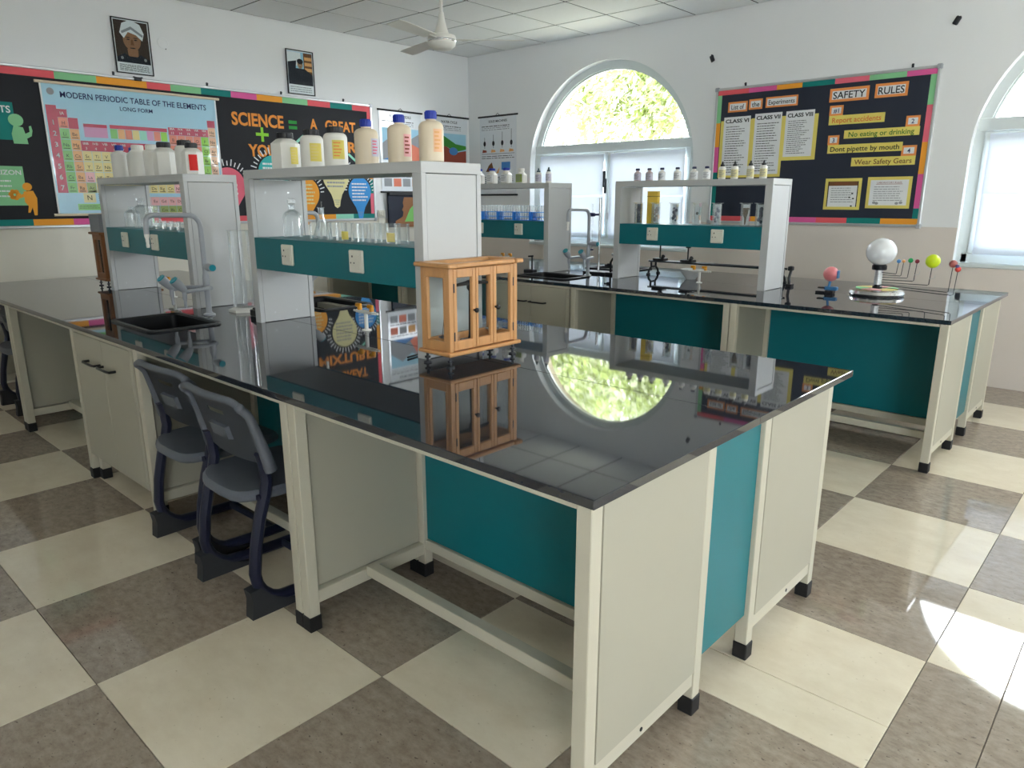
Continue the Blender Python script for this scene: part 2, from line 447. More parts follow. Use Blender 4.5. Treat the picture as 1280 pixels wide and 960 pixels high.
# dado band: painted / tiled lower wall, 6 mm proud
struct(MB().bx(XL, XL + .006, YF, YB, 0, 1.195, .001).obj('trim_1', mat('dado_paint_left', S(226, 221, 207), .35, var=.02, scale=3)))
d = MB(); cur = XL + .006
for c in BACK_WINS:
    d.bx(cur, c - WIN_R, YB - .006, YB, 0, 1.195, .001); d.bx(c - WIN_R, c + WIN_R, YB - .006, YB, 0, WIN_SILL, .001); cur = c + WIN_R
d.bx(cur, XR, YB - .006, YB, 0, 1.195, .001)
struct(d.obj('trim_2', M_dado))


# ---- windows
def window(num, wall, c, papered):
    r = bpy.data.objects.new('window_%d' % num, None); COL.objects.link(r); struct(r); wall_root(r, wall, c, 0)
    R = WIN_R; N = 40; n0, n1 = -.135, -.08
    b = MB()
    def ring(R0, R1, a, e, zb):
        po = [(-R1, zb)] + [(R1 * cos(pi - pi * k / N), WIN_SPRING + R1 * sin(pi * k / N)) for k in range(N + 1)] + [(R1, zb)]
        pi_ = [(-R0, zb)] + [(R0 * cos(pi - pi * k / N), WIN_SPRING + R0 * sin(pi * k / N)) for k in range(N + 1)] + [(R0, zb)]
        for (p, q), (s, t) in zip(zip(po, po[1:]), zip(pi_, pi_[1:])):
            b.add([(*p, e), (*q, e), (*t, e), (*s, e), (*p, a), (*q, a), (*t, a), (*s, a)], [(0, 3, 2, 1), (4, 5, 6, 7), (3, 7, 6, 2), (0, 1, 5, 4)])
    ring(R - .07, R + .002, n0, n1, WIN_SILL)
    ring(R - .085, R - .07, n0, n1 - .02, WIN_SILL)
    b.obj('frame', M_upvc, r)
    MB().bx(-R + .03, R - .03, WIN_SILL, WIN_SILL + .07, n0, n1, .004).obj('bottom_rail', M_upvc, r)
    MB().bx(-R + .02, R - .02, 1.895, 1.99, n0 - .005, n1 + .012, .005).obj('transom', M_upvc, r)
    s = MB().bx(-R - .0, R + .0, WIN_SILL - .03, WIN_SILL + .002, -.09, .02, .006).obj('sill', M_upvc, r)
    # lunette pane
    poly = [(x, y) for x, y in [((R - .075) * cos(pi - pi * k / N), WIN_SPRING + (R - .075) * sin(pi * k / N)) for k in range(N + 1)] if y > 1.985]
    yb = 1.985; xb = math.sqrt((R - .075) ** 2 - (yb - WIN_SPRING) ** 2)
    MB().prism([(-xb, yb)] + poly + [(xb, yb)], -.112, -.107).obj('lunette_pane', M_pane, r, smooth=False)
    for sg, x0, x1 in ((-1, -R + .072, -.002), (1, .002, R - .072)):
        q = MB(); z0, z1 = WIN_SILL + .072, 1.893
        q.bx(x0, x0 + .055, z0, z1, n0 + .008, n1 + .008, .004).bx(x1 - .055, x1, z0, z1, n0 + .008, n1 + .008, .004)
        q.bx(x0 + .055, x1 - .055, z0, z0 + .055, n0 + .008, n1 + .008, .004).bx(x0 + .055, x1 - .055, z1 - .055, z1, n0 + .008, n1 + .008, .004)
        so = q.obj('sash', M_upvc, r)
        MB().bx(x0 + .05, x1 - .05, z0 + .05, z1 - .05, -.112, -.107).obj('pane', M_pane, so)
        if sg == -1:
            hd = MB().bx(x1 - .045, x1 - .012, 1.47, 1.62, n1 + .008, n1 + .02, .003)
            hd.bx(x1 - .042, x1 - .016, 1.53, 1.70, n1 + .02, n1 + .045, .006)
            hd.obj('handle', M_steel if papered else M_alu, so)
        else:
            hg = MB().bx(x0 - .005, x0 + .03, 1.2, 1.27, n1 + .008, n1 + .016, .002); hg.obj('hinge', M_alu, so)
    return r


window(1, 'back', BACK_WINS[0], True); window(2, 'back', BACK_WINS[1], True); window(3, 'back', BACK_WINS[2], False)  # the last of these is unseen, added for extra daylight
window(4, 'right', -ADDED_RIGHT_WINS[0], False); window(5, 'front', -ADDED_FRONT_WINS[0], False)  # both unseen, added to bring more daylight into the room


def crumple_sheet(w_, h_, amp, seed):
    rnd = random.Random(seed); nx, ny = 10, 8; ph = [rnd.uniform(0, 6) for _ in range(6)]
    b = MB(); v = []; f = []
    for j in range(ny + 1):
        for i in range(nx + 1):
            x, y = i / nx, j / ny
            z = amp * (sin(5 * x + 3 * y + ph[0]) + .7 * sin(9 * y - 4 * x + ph[1]) + .5 * sin(13 * x + ph[2])) * .5
            v.append(((x - .5) * w_, (y - .5) * h_ + .006 * sin(4 * x + ph[3]) * (y - .5), z))
    for j in range(ny):
        for i in range(nx):
            a = j * (nx + 1) + i; f.append((a, a + 1, a + nx + 2, a + nx + 1))
    return b.add(v, f)


for wi, c, wl in ((1, BACK_WINS[0], 'window beside the wall chart'), (2, BACK_WINS[1], 'window right of the safety board'), (4, -ADDED_RIGHT_WINS[0], 'unseen window added in the right wall')):  # right-wall papers are unseen, added to dim that window's light
    for sx, sn in ((-1, 'left'), (1, 'right')):
        for zi, (z0, z1) in enumerate(((1.0, 1.45), (1.445, 1.875))):
            o = tag(crumple_sheet(.885, z1 - z0, .006, wi * 9 + sx * 3 + zi).obj('window_paper', M_paper),
                    'white paper over the %s %s pane, arched %s' % ('lower' if zi == 0 else 'upper', sn, wl), 'paper', 'white papers over the window panes')
            wall_root(o, 'back' if wi < 3 else 'right', c + sx * .482, (z0 + z1) / 2, -.052 + .004 * zi)

# ---- outdoors
struct(MB().bx(-60, 40, YB + .31, 80, -.5, -.3).obj('ground', M_ground))


def tree(label, x, y, h, spread, seed, leafmats, nleaf, trunk_lean=0.0):
    rnd = random.Random(seed); t = thing('tree', label, 'tree', (x, y, -.3), group='trees outside the windows')
    b = MB(); tips = []
    def branch(p, d, ln, r, depth):
        q = p; pts = [p]; rs = [r]
        for k in range(4):
            d = (d + Vector((rnd.uniform(-.22, .22), rnd.uniform(-.22, .22), rnd.uniform(-.05, .16)))).normalized()
            q = q + d * ln / 4; pts.append(q); rs.append(r * (1 - .14 * (k + 1)))
            if depth >= 2: tips.append(q)
        b.tube(pts, rs, 6 if depth > 1 else 9)
        if depth < 4:
            for k in range(rnd.randint(2, 3) + (1 if depth == 0 else 0)):
                a = rnd.uniform(0, 2 * pi); e = rnd.uniform(.2, .8)
                nd = (d * .6 + Vector((cos(a) * spread, sin(a) * spread, e))).normalized()
                branch(pts[rnd.choice((2, 3, 4))], nd, ln * rnd.uniform(.6, .8), rs[-1] * .72, depth + 1)
        else: tips.append(q)
    branch(Vector((0, 0, 0)), Vector((trunk_lean, 0, 1)).normalized(), h * .34, h * .03, 0)
    b.obj('branches', M_bark, t)
    lv = MB()
    for k in range(nleaf):
        c = rnd.choice(tips) + Vector((rnd.gauss(0, .38), rnd.gauss(0, .38), rnd.gauss(0, .28)))
        a = Vector((rnd.gauss(0, 1), rnd.gauss(0, 1), rnd.gauss(0, 1))).normalized(); e = a.orthogonal().normalized(); s_ = rnd.uniform(.06, .13)
        g = a.cross(e) * .45
        lv.add([c - e * s_, c + g * s_, c + e * s_, c - g * s_], [(0, 1, 2, 3)], rnd.randint(0, 1))
    fo = lv.obj('foliage', leafmats, t, smooth=False); fo['kind'] = 'stuff'


tree('leafy yellow-green tree filling the arched window beside the wall chart', -11.2, 14.8, 10.5, 1.2, 3, [M_leaf, M_leaf2], 24000, .05)
tree('pale feathery tree behind the larger yellow-green tree outside', -9.0, 24.0, 9.5, .9, 11, [M_leaf2, M_leaf2], 5000)
tree('pale distant tree seen through the window right of the safety board', 2.4, 24, 8, .9, 5, [M_leaf2, M_leaf2], 6000)

# ================================================================== BENCHES
XE = -0.794           # end plane of the table frames
LEG = .04
FOOT = .055


def leg(parent, x0, y0, zt):
    """square tube leg with black foot, lower-left corner x0,y0 (local)"""
    l = MB().bx(x0, x0 + LEG, y0, y0 + LEG, .02, zt, .002).obj('leg', M_frame, parent)
    MB().bx(x0 - .003, x0 + LEG + .003, y0 - .003, y0 + LEG + .003, 0, FOOT, .003).obj('foot_cap', M_rubber, l)


def lab_table(label, x0, x1, y0, dirn, right_end=False, back=True):
    """frame of one knee-space table; y0 = outer (front) face, dirn = +1 when the body extends to +y"""
    D = .54; t = thing('lab_table', label, 'table', ((x0 + x1) / 2, y0, 0), group='white framed tables under the worktops')
    hx = (x1 - x0) / 2; zt = ZT - .022
    Yl = lambda a, b: (min(a * dirn, b * dirn), max(a * dirn, b * dirn))
    for lx in (-hx, hx - LEG):
        for a in (0, D - LEG):
            leg(t, lx, Yl(a, a + LEG)[0], zt - .0)
    for a in (0, D - LEG):
        y_ = Yl(a + .004, a + LEG - .004)
        MB().bx(-hx + LEG, hx - LEG, *y_, zt - .016, zt, .002).obj('top_rail', M_frame, t)
    for lx in (-hx, hx - LEG):
        y_ = Yl(LEG, D - LEG)
        MB().bx(lx + .003, lx + LEG - .003, *y_, zt - .016, zt, .002).obj('side_rail', M_frame, t)
        sr = MB().bx(lx + .003, lx + LEG - .003, *y_, .095, .14, .002).obj('side_rail', M_frame, t)
        px = lx + LEG - .012 if lx > 0 else lx + .006
        if right_end and lx > 0: px = lx + LEG - .005
        MB().bx(px, px + .006, *Yl(LEG + .003, D - LEG - .003), .142, zt - (.0 if right_end and lx > 0 else .018), .001).obj('side_panel', M_panel, t)
        if right_end and lx > 0:
            for a in (.24, .51):
                MB().lathe([(.006, 0), (.006, .0015)], 10).obj('screw', M_black, sr, (lx + LEG - .0025, a * dirn, .117)).rotation_euler = (0, pi / 2, 0)
    y_ = Yl(D - LEG + .006, D - .006)
    MB().bx(-hx + LEG, hx - LEG, *y_, .115, .155, .002).obj('rear_rail', M_frame, t)
    y_ = Yl(.235, .275)
    MB().bx(-hx + LEG - .003, hx - LEG + .003, *y_, .115, .155, .002).obj('foot_rest', M_frame, t)
    if back:
        y_ = Yl(D - .024, D - .012)
        MB().bx(-hx + LEG, hx - LEG, *y_, .157, zt - .018, .001).obj('back_panel', M_teal, t)
    return t


def sink_cabinet(label, x0, x1, y0, dirn):
    t = thing('sink_cabinet', label, 'cabinet', ((x0 + x1) / 2, y0, 0), group='white sink cabinets under the worktops')
    hx = (x1 - x0) / 2; zt = ZT - .022; D = .54
    Yl = lambda a, b: (min(a * dirn, b * dirn), max(a * dirn, b * dirn))
    for lx in (-hx, hx - LEG):
        for a in (.0, D - LEG): leg(t, lx + (.0 if lx > 0 else .0), Yl(a + .03 if a == 0 else a, (a + .03 if a == 0 else a) + LEG)[0], .14)
    b = MB(); th = .018
    b.bx(-hx, hx, *Yl(.022, D), .14, .14 + th).bx(-hx, -hx + th, *Yl(.022, D), .158, zt).bx(hx - th, hx, *Yl(.022, D), .158, zt).bx(-hx + th, hx - th, *Yl(D - .012, D), .158, zt)
    b.bx(-hx + th, hx - th, *Yl(.022, .06), zt - .03, zt)
    b.obj('body', M_panel, t)
    MB().bx(-hx, hx, *Yl(.0, .022), zt - .016, zt, .002).obj('top_rail', M_frame, t)
    for s_, a, e in ((-1, -hx + .002, -.0015), (1, .0015, hx - .032)):
        dr = MB().bx(a, e, *Yl(.0, .02), .142, zt - .019, .002).obj('door', M_panel, t)
        c = -.115 if s_ < 0 else .075
        h = MB()
        h.tube([(c - .075, 0, .655), (c - .075, -.028 * dirn, .655), (c - .06, -.032 * dirn, .655), (c + .06, -.032 * dirn, .655), (c + .075, -.028 * dirn, .655), (c + .075, 0, .655)], .006, 8)
        h.obj('handle', M_black, dr)
    MB().bx(hx - .03, hx, *Yl(.0, .02), .142, zt - .019, .002).obj('stile', M_panel, t)
    return t


def worktop(label, x0, x1, y0, y1, hole):
    hx0, hx1, hy0, hy1 = hole; z0 = ZT - .022
    t = MB(); b = .0015
    # slab with a rectangular cut-out for the sink (top, bottom, outer and inner sides in one skin)
    o = [(x0, y0), (x1, y0), (x1, y1), (x0, y1)]; i = [(hx0, hy0), (hx1, hy0), (hx1, hy1), (hx0, hy1)]
    ob = [(x0 + b, y0 + b), (x1 - b, y0 + b), (x1 - b, y1 - b), (x0 + b, y1 - b)]
    cx, cy = (x0 + x1) / 2, (y0 + y1) / 2
    v = [(x, y, ZT) for x, y in ob] + [(x, y, ZT) for x, y in i] + [(x, y, z0) for x, y in o] + [(x, y, z0) for x, y in i] + [(x, y, ZT - b) for x, y in o]
    f = []
    for k in range(4):
        n = (k + 1) % 4
        f += [(k, n, 4 + n, 4 + k), (8 + k, 12 + k, 12 + n, 8 + n), (16 + k, 16 + n, n, k), (8 + k, 8 + n, 16 + n, 16 + k), (4 + k, 4 + n, 12 + n, 12 + k)]
    v = [(x - cx, y - cy, z - z0) for x, y, z in v]
    ob_ = t.add(v, f).obj('worktop', M_gran, loc=(cx, cy, z0), smooth=False)
    return tag(ob_, label, 'worktop', 'black polished worktops')


def sink(label, x0, x1, y0, y1):
    t = thing('sink', label, 'sink', ((x0 + x1) / 2, (y0 + y1) / 2, ZT - .19), group='black lab sinks'); hx, hy = (x1 - x0) / 2, (y1 - y0) / 2
    zr = .19
    b = MB()
    def loop(ix, z, r=.03):
        out = []
        for sx, sy, a0 in ((1, 1, 0), (-1, 1, pi / 2), (-1, -1, pi), (1, -1, 3 * pi / 2)):
            for k in range(4):
                a = a0 + k * pi / 6; out.append((sx * (hx - ix - r) + r * cos(a), sy * (hy - ix - r) + r * sin(a), z))
        return out
    def skin(l, mi=0):
        n = 16
        for i in range(len(l) - 1):
            k0 = len(b.v); b.v += l[i] + l[i + 1]
            for k in range(n):
                b.f.append((k0 + k, k0 + (k + 1) % n, k0 + n + (k + 1) % n, k0 + n + k)); b.m.append(mi)
    bot = loop(.045, .012)
    skin([loop(0, zr + .001, .04), loop(0.002, zr + .009, .04), loop(.02, zr + .009), loop(.03, zr + .001), loop(.032, .03), bot])
    k0 = len(b.v); b.v += bot; b.f.append(tuple(range(k0, k0 + 16))); b.m.append(0)
    skin([loop(.024, zr + .002), loop(.026, .0)])
    b.obj('basin', M_sink, t)
    MB().lathe([(.03, .012), (.03, .016), (.012, .014)], 16).obj('drain', M_steel, t)
    return t


def gooseneck(label, x, y, dirn, group='grey gooseneck taps', twin=True):
    """column tap: arched spout toward the sink (dirn * y), one lever valve, two low bench taps on forked arms"""
    t = thing('gooseneck_tap', label, 'tap', (x, y, ZT), group=group)
    MB().lathe([(.03, 0), (.03, .006), (.017, .012), (.014, .02), (.014, .14), (.017, .15), (.017, .20), (.012, .22), (.012, .23)], 16).obj('column', M_tap, t)
    pts = [(0, 0, .22), (0, 0, .43)] + [(0, dirn * (.05 - .05 * cos(a)), .45 + .06 * sin(a)) for a in [pi / 2 * k / 5 for k in range(6)]]
    pts += [(0, dirn * .12, .512), (0, dirn * .22, .514)] + [(0, dirn * (.23 + .035 * sin(a)), .48 + .034 * cos(a)) for a in [pi / 2 * k / 4 for k in range(5)]]
    pts += [(0, dirn * .267, .44), (0, dirn * .267, .425)]
    sp = MB().tube(pts, .0125, 10).obj('spout', M_tap, t)
    MB().lathe([(.007, 0), (.009, .012), (.007, .02), (.009, .032), (.008, .04), (.012, .055), (.012, .075)], 12).obj('nozzle', M_white, sp, (0, dirn * .267, .36))
    v = MB().tube([(.0, 0, .25), (.045, 0, .25)], .014, 12).tube([(.04, 0, .25), (.085, 0, .25)], .02, 14).obj('valve', M_tap, t)
    MB().tube([(.085, 0, .25), (.092, 0, .25)], .0165, 14).obj('valve_end', M_tapend, v)
    if twin:
        MB().tube([(.05, -dirn * .0, .145), (-.05, 0, .145)], .011, 10).obj('cross_arm', M_tap, t)
        for s_ in (-1, 1):
            bt = MB().tube([(s_ * .04, 0, .145), (s_ * .075, dirn * .06, .145), (s_ * .075, dirn * .15, .14)], .010, 10)
            bt.tube([(s_ * .075, dirn * .15, .155), (s_ * .075, dirn * .15, .105)], .011, 10)
            bo = bt.obj('bench_tap', M_tap, t)
            MB().lathe([(.005, 0), (.008, .01), (.006, .016), (.008, .026), (.007, .034), (.01, .046)], 10).obj('nozzle', M_tap, bo, (s_ * .075, dirn * .15, .06))
            a = Vector((s_ * .075, dirn * .145, .145)); e = Vector((s_ * .075 - .0, dirn * .195, .20)); dn = (e - a).normalized()
            MB().tube([a, a + dn * .03, e], [.014, .022, .025], 12).obj('handle', M_tap, bo)
            MB().tube([e, e + dn * .006], .021, 12).obj('handle_end', M_tapend, bo)
    return t


def gas_tap(label, x, y, rotz=0):
    t = thing('gas_tap', label, 'gas tap', (x, y, ZT), rotz, group='white gas taps with orange levers')
    MB().lathe([(.022, 0), (.022, .004), (.009, .008), (.009, .085)], 14).obj('post', M_white, t)
    MB().tube([(-.055, 0, .085), (.055, 0, .085)], .0085, 10).obj('cross_pipe', M_white, t)
    for s_ in (-1, 1):
        n = MB().tube([(s_ * .055, 0, .085), (s_ * .07, 0, .085), (s_ * .071, 0, .085), (s_ * .09, 0, .085)], [.006, .008, .005, .0055], 10).obj('nozzle', M_white, t)
        MB().lathe([(.011, 0), (.011, .016), (.009, .02)], 12).bx(-.028, .010, -.008, .008, .012, .03, .004).obj('lever', M_orange, t, (s_ * .045, 0, .092))


def socket(parent, x, z, y=0):
    o = MB().bx(x - .046, x + .046, y - .012, y, z - .046, z + .046, .004).obj('socket_plate', M_socket, parent)
    MB().bx(x + .008, x + .036, y - .016, y - .0115, z - .028, z + .028, .002).obj('switch', M_socket, o)
    h = MB()
    for dx, dz, rr in ((-.02, .02, .0045), (-.031, -.006, .0035), (-.009, -.006, .0035)):
        h.tube([(x + dx, y - .0112, z + dz), (x + dx, y - .0126, z + dz)], rr, 8)
    h.obj('pin_hole', M_dark, o)


def shelf_unit(label, x0, x1, y0, socks):
    D = .30; Hh = .72; t = thing('shelf_unit', label, 'shelf', ((x0 + x1) / 2, y0, ZT), group='bench top shelf units'); hx = (x1 - x0) / 2; ts = .05
    for a, s_ in ((-hx, -1), (hx - ts, 1)):
        b = MB(); b.bx(a, a + ts, 0, .022, 0, Hh - .04, .001).bx(a, a + ts, D - .022, D, 0, Hh - .04, .001)
        p = b.obj('side_frame', M_shelfw, t)
        MB().bx(a + .0025, a + ts - .0025, .024, D - .024, 0.002, Hh - .043, .001).obj('side_panel', M_shelfw, p)
        q = MB()
        for yy, zz in ((.08, .045), (.2, .045), (.08, .62), (.2, .62)):
            xx = a + ts - .0025 if s_ < 0 else a + .0025
            q.tube([(xx - .0008, yy, zz), (xx + .0008, yy, zz)], .005, 8)
        q.obj('fixing_screw', M_alu, p)
    MB().bx(-hx, hx, 0, D, Hh - .04, Hh, .0015).obj('top_panel', M_shelfw, t)
    fa = MB().bx(-hx + ts, hx - ts, .001, .017, .265, .413, .001).obj('fascia', M_teal, t)
    MB().bx(-hx + ts, hx - ts, D - .017, D - .001, .265, .413, .001).obj('fascia', M_teal, t)
    MB().bx(-hx + ts, hx - ts, .017, D - .017, .395, .413, .001).obj('shelf_board', M_teal, t)
    MB().bx(-hx + ts, hx - ts, .017, D - .017, .265, .28, .001).obj('under_board', M_shelfw, t)
    for sx in socks: socket(t, sx - (x0 + x1) / 2, .345, .001)
    return t


def bench(y0, far):
    """one double-sided island bench"""
    where = 'far bench' if far else 'near bench'
    dx = -.0
    yb0 = y0 + .8465; y1 = yb0 + .538      # inner and outer faces of the back row frames
    yS, yE = y0 + .780, y0 + 1.5475        # seam and rear edge of the worktops
    cols = [(-1.965, XE, 'rightmost'), (-3.195, -1.972, 'middle'), (-5.13, -3.96, 'left'), (-6.31, -5.14, 'leftmost')]
    names = {('near', 0): ('white end table with teal modesty panel at the near corner of the near bench', 'white table with two grey chairs pushed under it', 'white table with empty knee space left of the near sink cabinet', 'white table at the left wall end of the near bench'),
             ('near', 1): ('white table behind the near corner table, facing the far bench', 'white table on the window side of the near bench, mid length', 'white table on the window side of the near bench beyond the cabinet', 'white table on the window side of the near bench by the left wall'),
             ('far', 0): ('white end table with wide teal panel under the orrery', 'white table with teal panel under the jar shelf of the far bench', 'white table of the far bench left of its cabinet, hidden behind the near shelf', 'white table of the far bench nearest the left wall'),
             ('far', 1): ('white end table of the far bench on the window side', 'white middle table of the far bench on the window side', 'white table of the far bench on the window side left of the cabinet', 'white table of the far bench in the window corner')}
    key = 'far' if far else 'near'
    for row, yy, dn in ((0, y0 + .005, 1), (1, y1, -1)):
        for k, (a, e, _) in enumerate(cols):
            lab_table(names[key, row][k], a, e, yy, dn, right_end=(k == 0))
        sink_cabinet({('near', 0): 'two-door sink cabinet with black handles beside the chairs', ('near', 1): 'two-door sink cabinet on the window side of the near bench',
                      ('far', 0): 'two-door sink cabinet with black handles in the far bench', ('far', 1): 'two-door sink cabinet on the window side of the far bench'}[key, row], -3.95, -3.21, yy, dn)
        m = tag(MB().bx(-.002, .004, -.0, .0, 0, 0).obj('x', M_teal) if False else MB().bx(0, .008, 0, yb0 - (y0 + .545) - .006, .155, ZT - .0225, .001).obj('filler_panel', M_teal, loc=(XE - .022, y0 + .548, 0)),
                'teal filler panel between the two white end panels of the %s' % where, 'panel', 'teal end filler panels') if row == 0 else None
    worktop('black polished worktop of the %s on the %s side' % (where, 'camera' if not far else 'camera-facing'), -6.34, -0.786, y0, yS - .0008, (-3.86, -3.39, y0 + .17, y0 + .48))
    worktop('black polished worktop of the %s on the window side' % where, -6.34, -0.786, yS + .0008, yE, (-3.86, -3.39, y0 + 1.075, y0 + 1.385))
    sink('black sink sunk in the %s %s' % (where, 'in front of the grey tap, nearest the camera' if not far else 'under the clear window glare, camera side'), -3.88, -3.37, y0 + .15, y0 + .50)
    sink('black sink on the window side of the %s' % where, -3.88, -3.37, y0 + 1.055, y0 + 1.405)


bench(1.10, False); bench(4.10, True)
shelf_unit('tall white shelf unit with teal band holding six big bottles on top', -3.312, -2.032, 1.735, (-2.962, -2.44))
shelf_unit('white shelf unit with seven bottles on top in front of the periodic table', -5.235, -3.965, 1.735, (-4.87, -4.42))
shelf_unit('white shelf unit on the far bench holding specimen jars', -3.195, -1.985, 4.62, (-2.855, -2.345))
shelf_unit('white shelf unit on the far bench holding blue test tube racks', -5.09, -3.84, 4.62, (-4.63, -4.165))

gooseneck('grey gooseneck tap rising behind the near black sink', -3.705, 1.684, -1)
gooseneck('grey gooseneck tap of the window-side near sink, behind the tall shelf', -3.69, 2.10, 1)
gooseneck('grey gooseneck tap in front of the far shelf side, beside the clamp', -3.46, 4.66, -1)
gooseneck('grey gooseneck tap next to the burette stand on the far bench', -3.43, 5.02, 1)
gas_tap('white gas tap with orange levers under the tall six-bottle shelf', -2.72, 1.965)
gas_tap('white gas tap with orange levers behind the near sink', -4.56, 1.86)
gas_tap('white gas tap with orange levers under the specimen jar shelf', -2.55, 4.79)
gas_tap('white gas tap with orange levers under the test tube shelf', -4.46, 4.79)


# ================================================================== CHAIRS
def make_chair():
    t = thing('chair', 'x', 'chair', group='grey school chairs tucked under the benches')
    for s_ in (-1, 1):
        x = s_ * .19
        pts = [(x, .27, .028), (x, .10, .03), (x, -.02, .034)] + [(x, -.06 - .12 * sin(a), .034 + .12 * (1 - cos(a))) for a in [pi / 2 * k / 5 for k in range(1, 6)]]
        pts += [(x, -.168, .25), (x, -.142, .36), (x, -.118, .43), (x, -.107, .48), (x, -.112, .54), (x, -.122, .58)]
        sf = MB().tube(pts, .020, 10, ell=1.2).obj('side_frame', M_navy, t)
        poly = [(-.215, 0), (-.03, 0), (.02, .018), (-.03, .022), (-.09, .05), (-.14, .095), (-.175, .15), (-.215, .145), (-.208, .09)]
        b = MB(); b.T = Matrix(((0, 0, 1, x - .024), (1, 0, 0, 0), (0, 1, 0, 0), (0, 0, 0, 1)))
        b.prism([(p[0], p[1] * .72) for p in poly], 0, .048); b.obj('shoe', M_shoe, sf)
        MB().bx(x - .022, x + .022, .25, .30, 0, .05, .008).obj('front_shoe', M_shoe, sf)
    MB().tube([(-.19, .13, .035), (.19, .13, .035)], .013, 10).obj('cross_bar', M_navy, t)
    MB().tube([(-.19, -.118, .425), (.19, -.118, .425)], .014, 10).tube([(-.19, -.145, .425), (-.15, .1, .425)], .012, 8).tube([(.19, -.145, .425), (.15, .1, .425)], .012, 8).obj('seat_bracket', M_navy, t)
    # seat shell
    n, m = 28, 5; b = MB(); rings = []
    def outline(a, sc):
        ca, sa = cos(a), sin(a); p = 2 / 3.6
        return (.205 * sc * math.copysign(abs(ca) ** p, ca), .015 + .215 * sc * math.copysign(abs(sa) ** p, sa))
    for sc, z in ((.0001, .434), (.45, .436), (.8, .446), (.95, .45), (1.0, .44), (1.0, .425), (.96, .412), (.8, .41), (.0001, .41)):
        ring = []
        for k in range(n):
            x, y = outline(2 * pi * k / n, sc); drop = -.03 * max(0, (-y - .12) / .1) ** 2 if sc > .7 else 0
            drop2 = -.02 * max(0, (y - .15) / .08) ** 2 if sc > .7 else 0
            ring.append((x, y, z + drop + drop2))
        rings.append(ring)
    v = [p for r in rings for p in r]; f = [(i * n + k, i * n + (k + 1) % n, (i + 1) * n + (k + 1) % n, (i + 1) * n + k) for i in range(len(rings) - 1) for k in range(n)]
    b.add(v, [q[::-1] for q in f]); b.obj('seat', M_chair, t)
    # curved back with hand slot
    nx, nz = 22, 16; bm = bmesh.new(); g = {}; edge = []; topl = []
    for j in range(nz + 1):
        tt = j / nz
        for i in range(nx + 1):
            s_ = -1 + 2 * i / nx
            wdt = .218 - .012 * tt
            zb = .545 - .012 * abs(s_) ** 5 - .012 * (1 - s_ * s_)
            zz = zb + tt * (.772 - .02 * abs(s_) ** 8 - zb)
            y = -.108 - .062 * tt ** 1.15 - .024 * (1 - s_ * s_)
            if tt > .84: y -= .02 * ((tt - .84) / .16) ** 1.4
            if i in (0, nx): edge.append(Vector((s_ * wdt, y + .002, zz)))
            if j == nz: topl.append(Vector((s_ * wdt, y + .004, zz)))
            g[i, j] = bm.verts.new((s_ * wdt, y, zz))
    for j in range(nz):
        for i in range(nx):
            if 8 <= i <= 13 and j == 11: continue
            bm.faces.new((g[i, j], g[i, j + 1], g[i + 1, j + 1], g[i + 1, j]))
    bmesh.ops.solidify(bm, geom=bm.faces[:], thickness=.012)
    bmesh.ops.recalc_face_normals(bm, faces=bm.faces[:])
    me = bpy.data.meshes.new('backrest'); bm.to_mesh(me); bm.free(); me.materials.append(M_chair); me.shade_smooth(); me.set_sharp_from_angle(angle=radians(50))
    rim = MB(); l_, r_ = edge[0::2], edge[1::2]
    for e_ in (l_, r_): rim.tube([e_[0] - Vector((0, -.004, .012))] + e_, [.022] + [.022 - .008 * k / nz for k in range(nz + 1)], 10)
    rim.tube(topl, .013, 10); rim.sph(topl[0], .0165, 12); rim.sph(topl[-1], .0165, 12); rim.obj('rim', M_chair, t)
    o = bpy.data.objects.new('backrest', me); COL.objects.link(o); o.parent = t
    ys = lambda z_: -.132 - .062 * max(0, (z_ - .533) / .239) ** 1.15
    p = MB(); y0_, y1_ = ys(.608), ys(.652)
    p.add([(-.055, y0_ - .0135, .608), (.055, y0_ - .0135, .608), (.055, y1_ - .0135, .652), (-.055, y1_ - .0135, .652), (-.06, y0_ + .004, .604), (.06, y0_ + .004, .604), (.06, y1_ + .004, .656), (-.06, y1_ + .004, .656)],
          [(0, 1, 2, 3), (4, 5, 1, 0), (5, 6, 2, 1), (6, 7, 3, 2), (7, 4, 0, 3), (7, 6, 5, 4)])
    p.obj('emblem_plate', M_chair, o)
    return t


ch = make_chair(); ch.location = (-2.35, 1.225, 0); ch['label'] = 'dark grey plastic chair with navy frame, nearest the camera, tucked under the near bench'
c2 = copy_tree(ch); c2.location = (-2.86, 1.265, 0); c2.rotation_euler = (0, 0, radians(2)); c2['label'] = 'dark grey plastic chair between the sink cabinet and the nearest chair'
c3 = copy_tree(ch); c3.location = (-5.75, 1.365, 0); c3['label'] = 'dark grey plastic chair at the far left, under the bench end by the left wall'


# ================================================================== WALL DISPLAYS
def WB(u0, v0):
    b = MB(); b.T = Matrix.Translation((-u0, -v0, 0)); return b


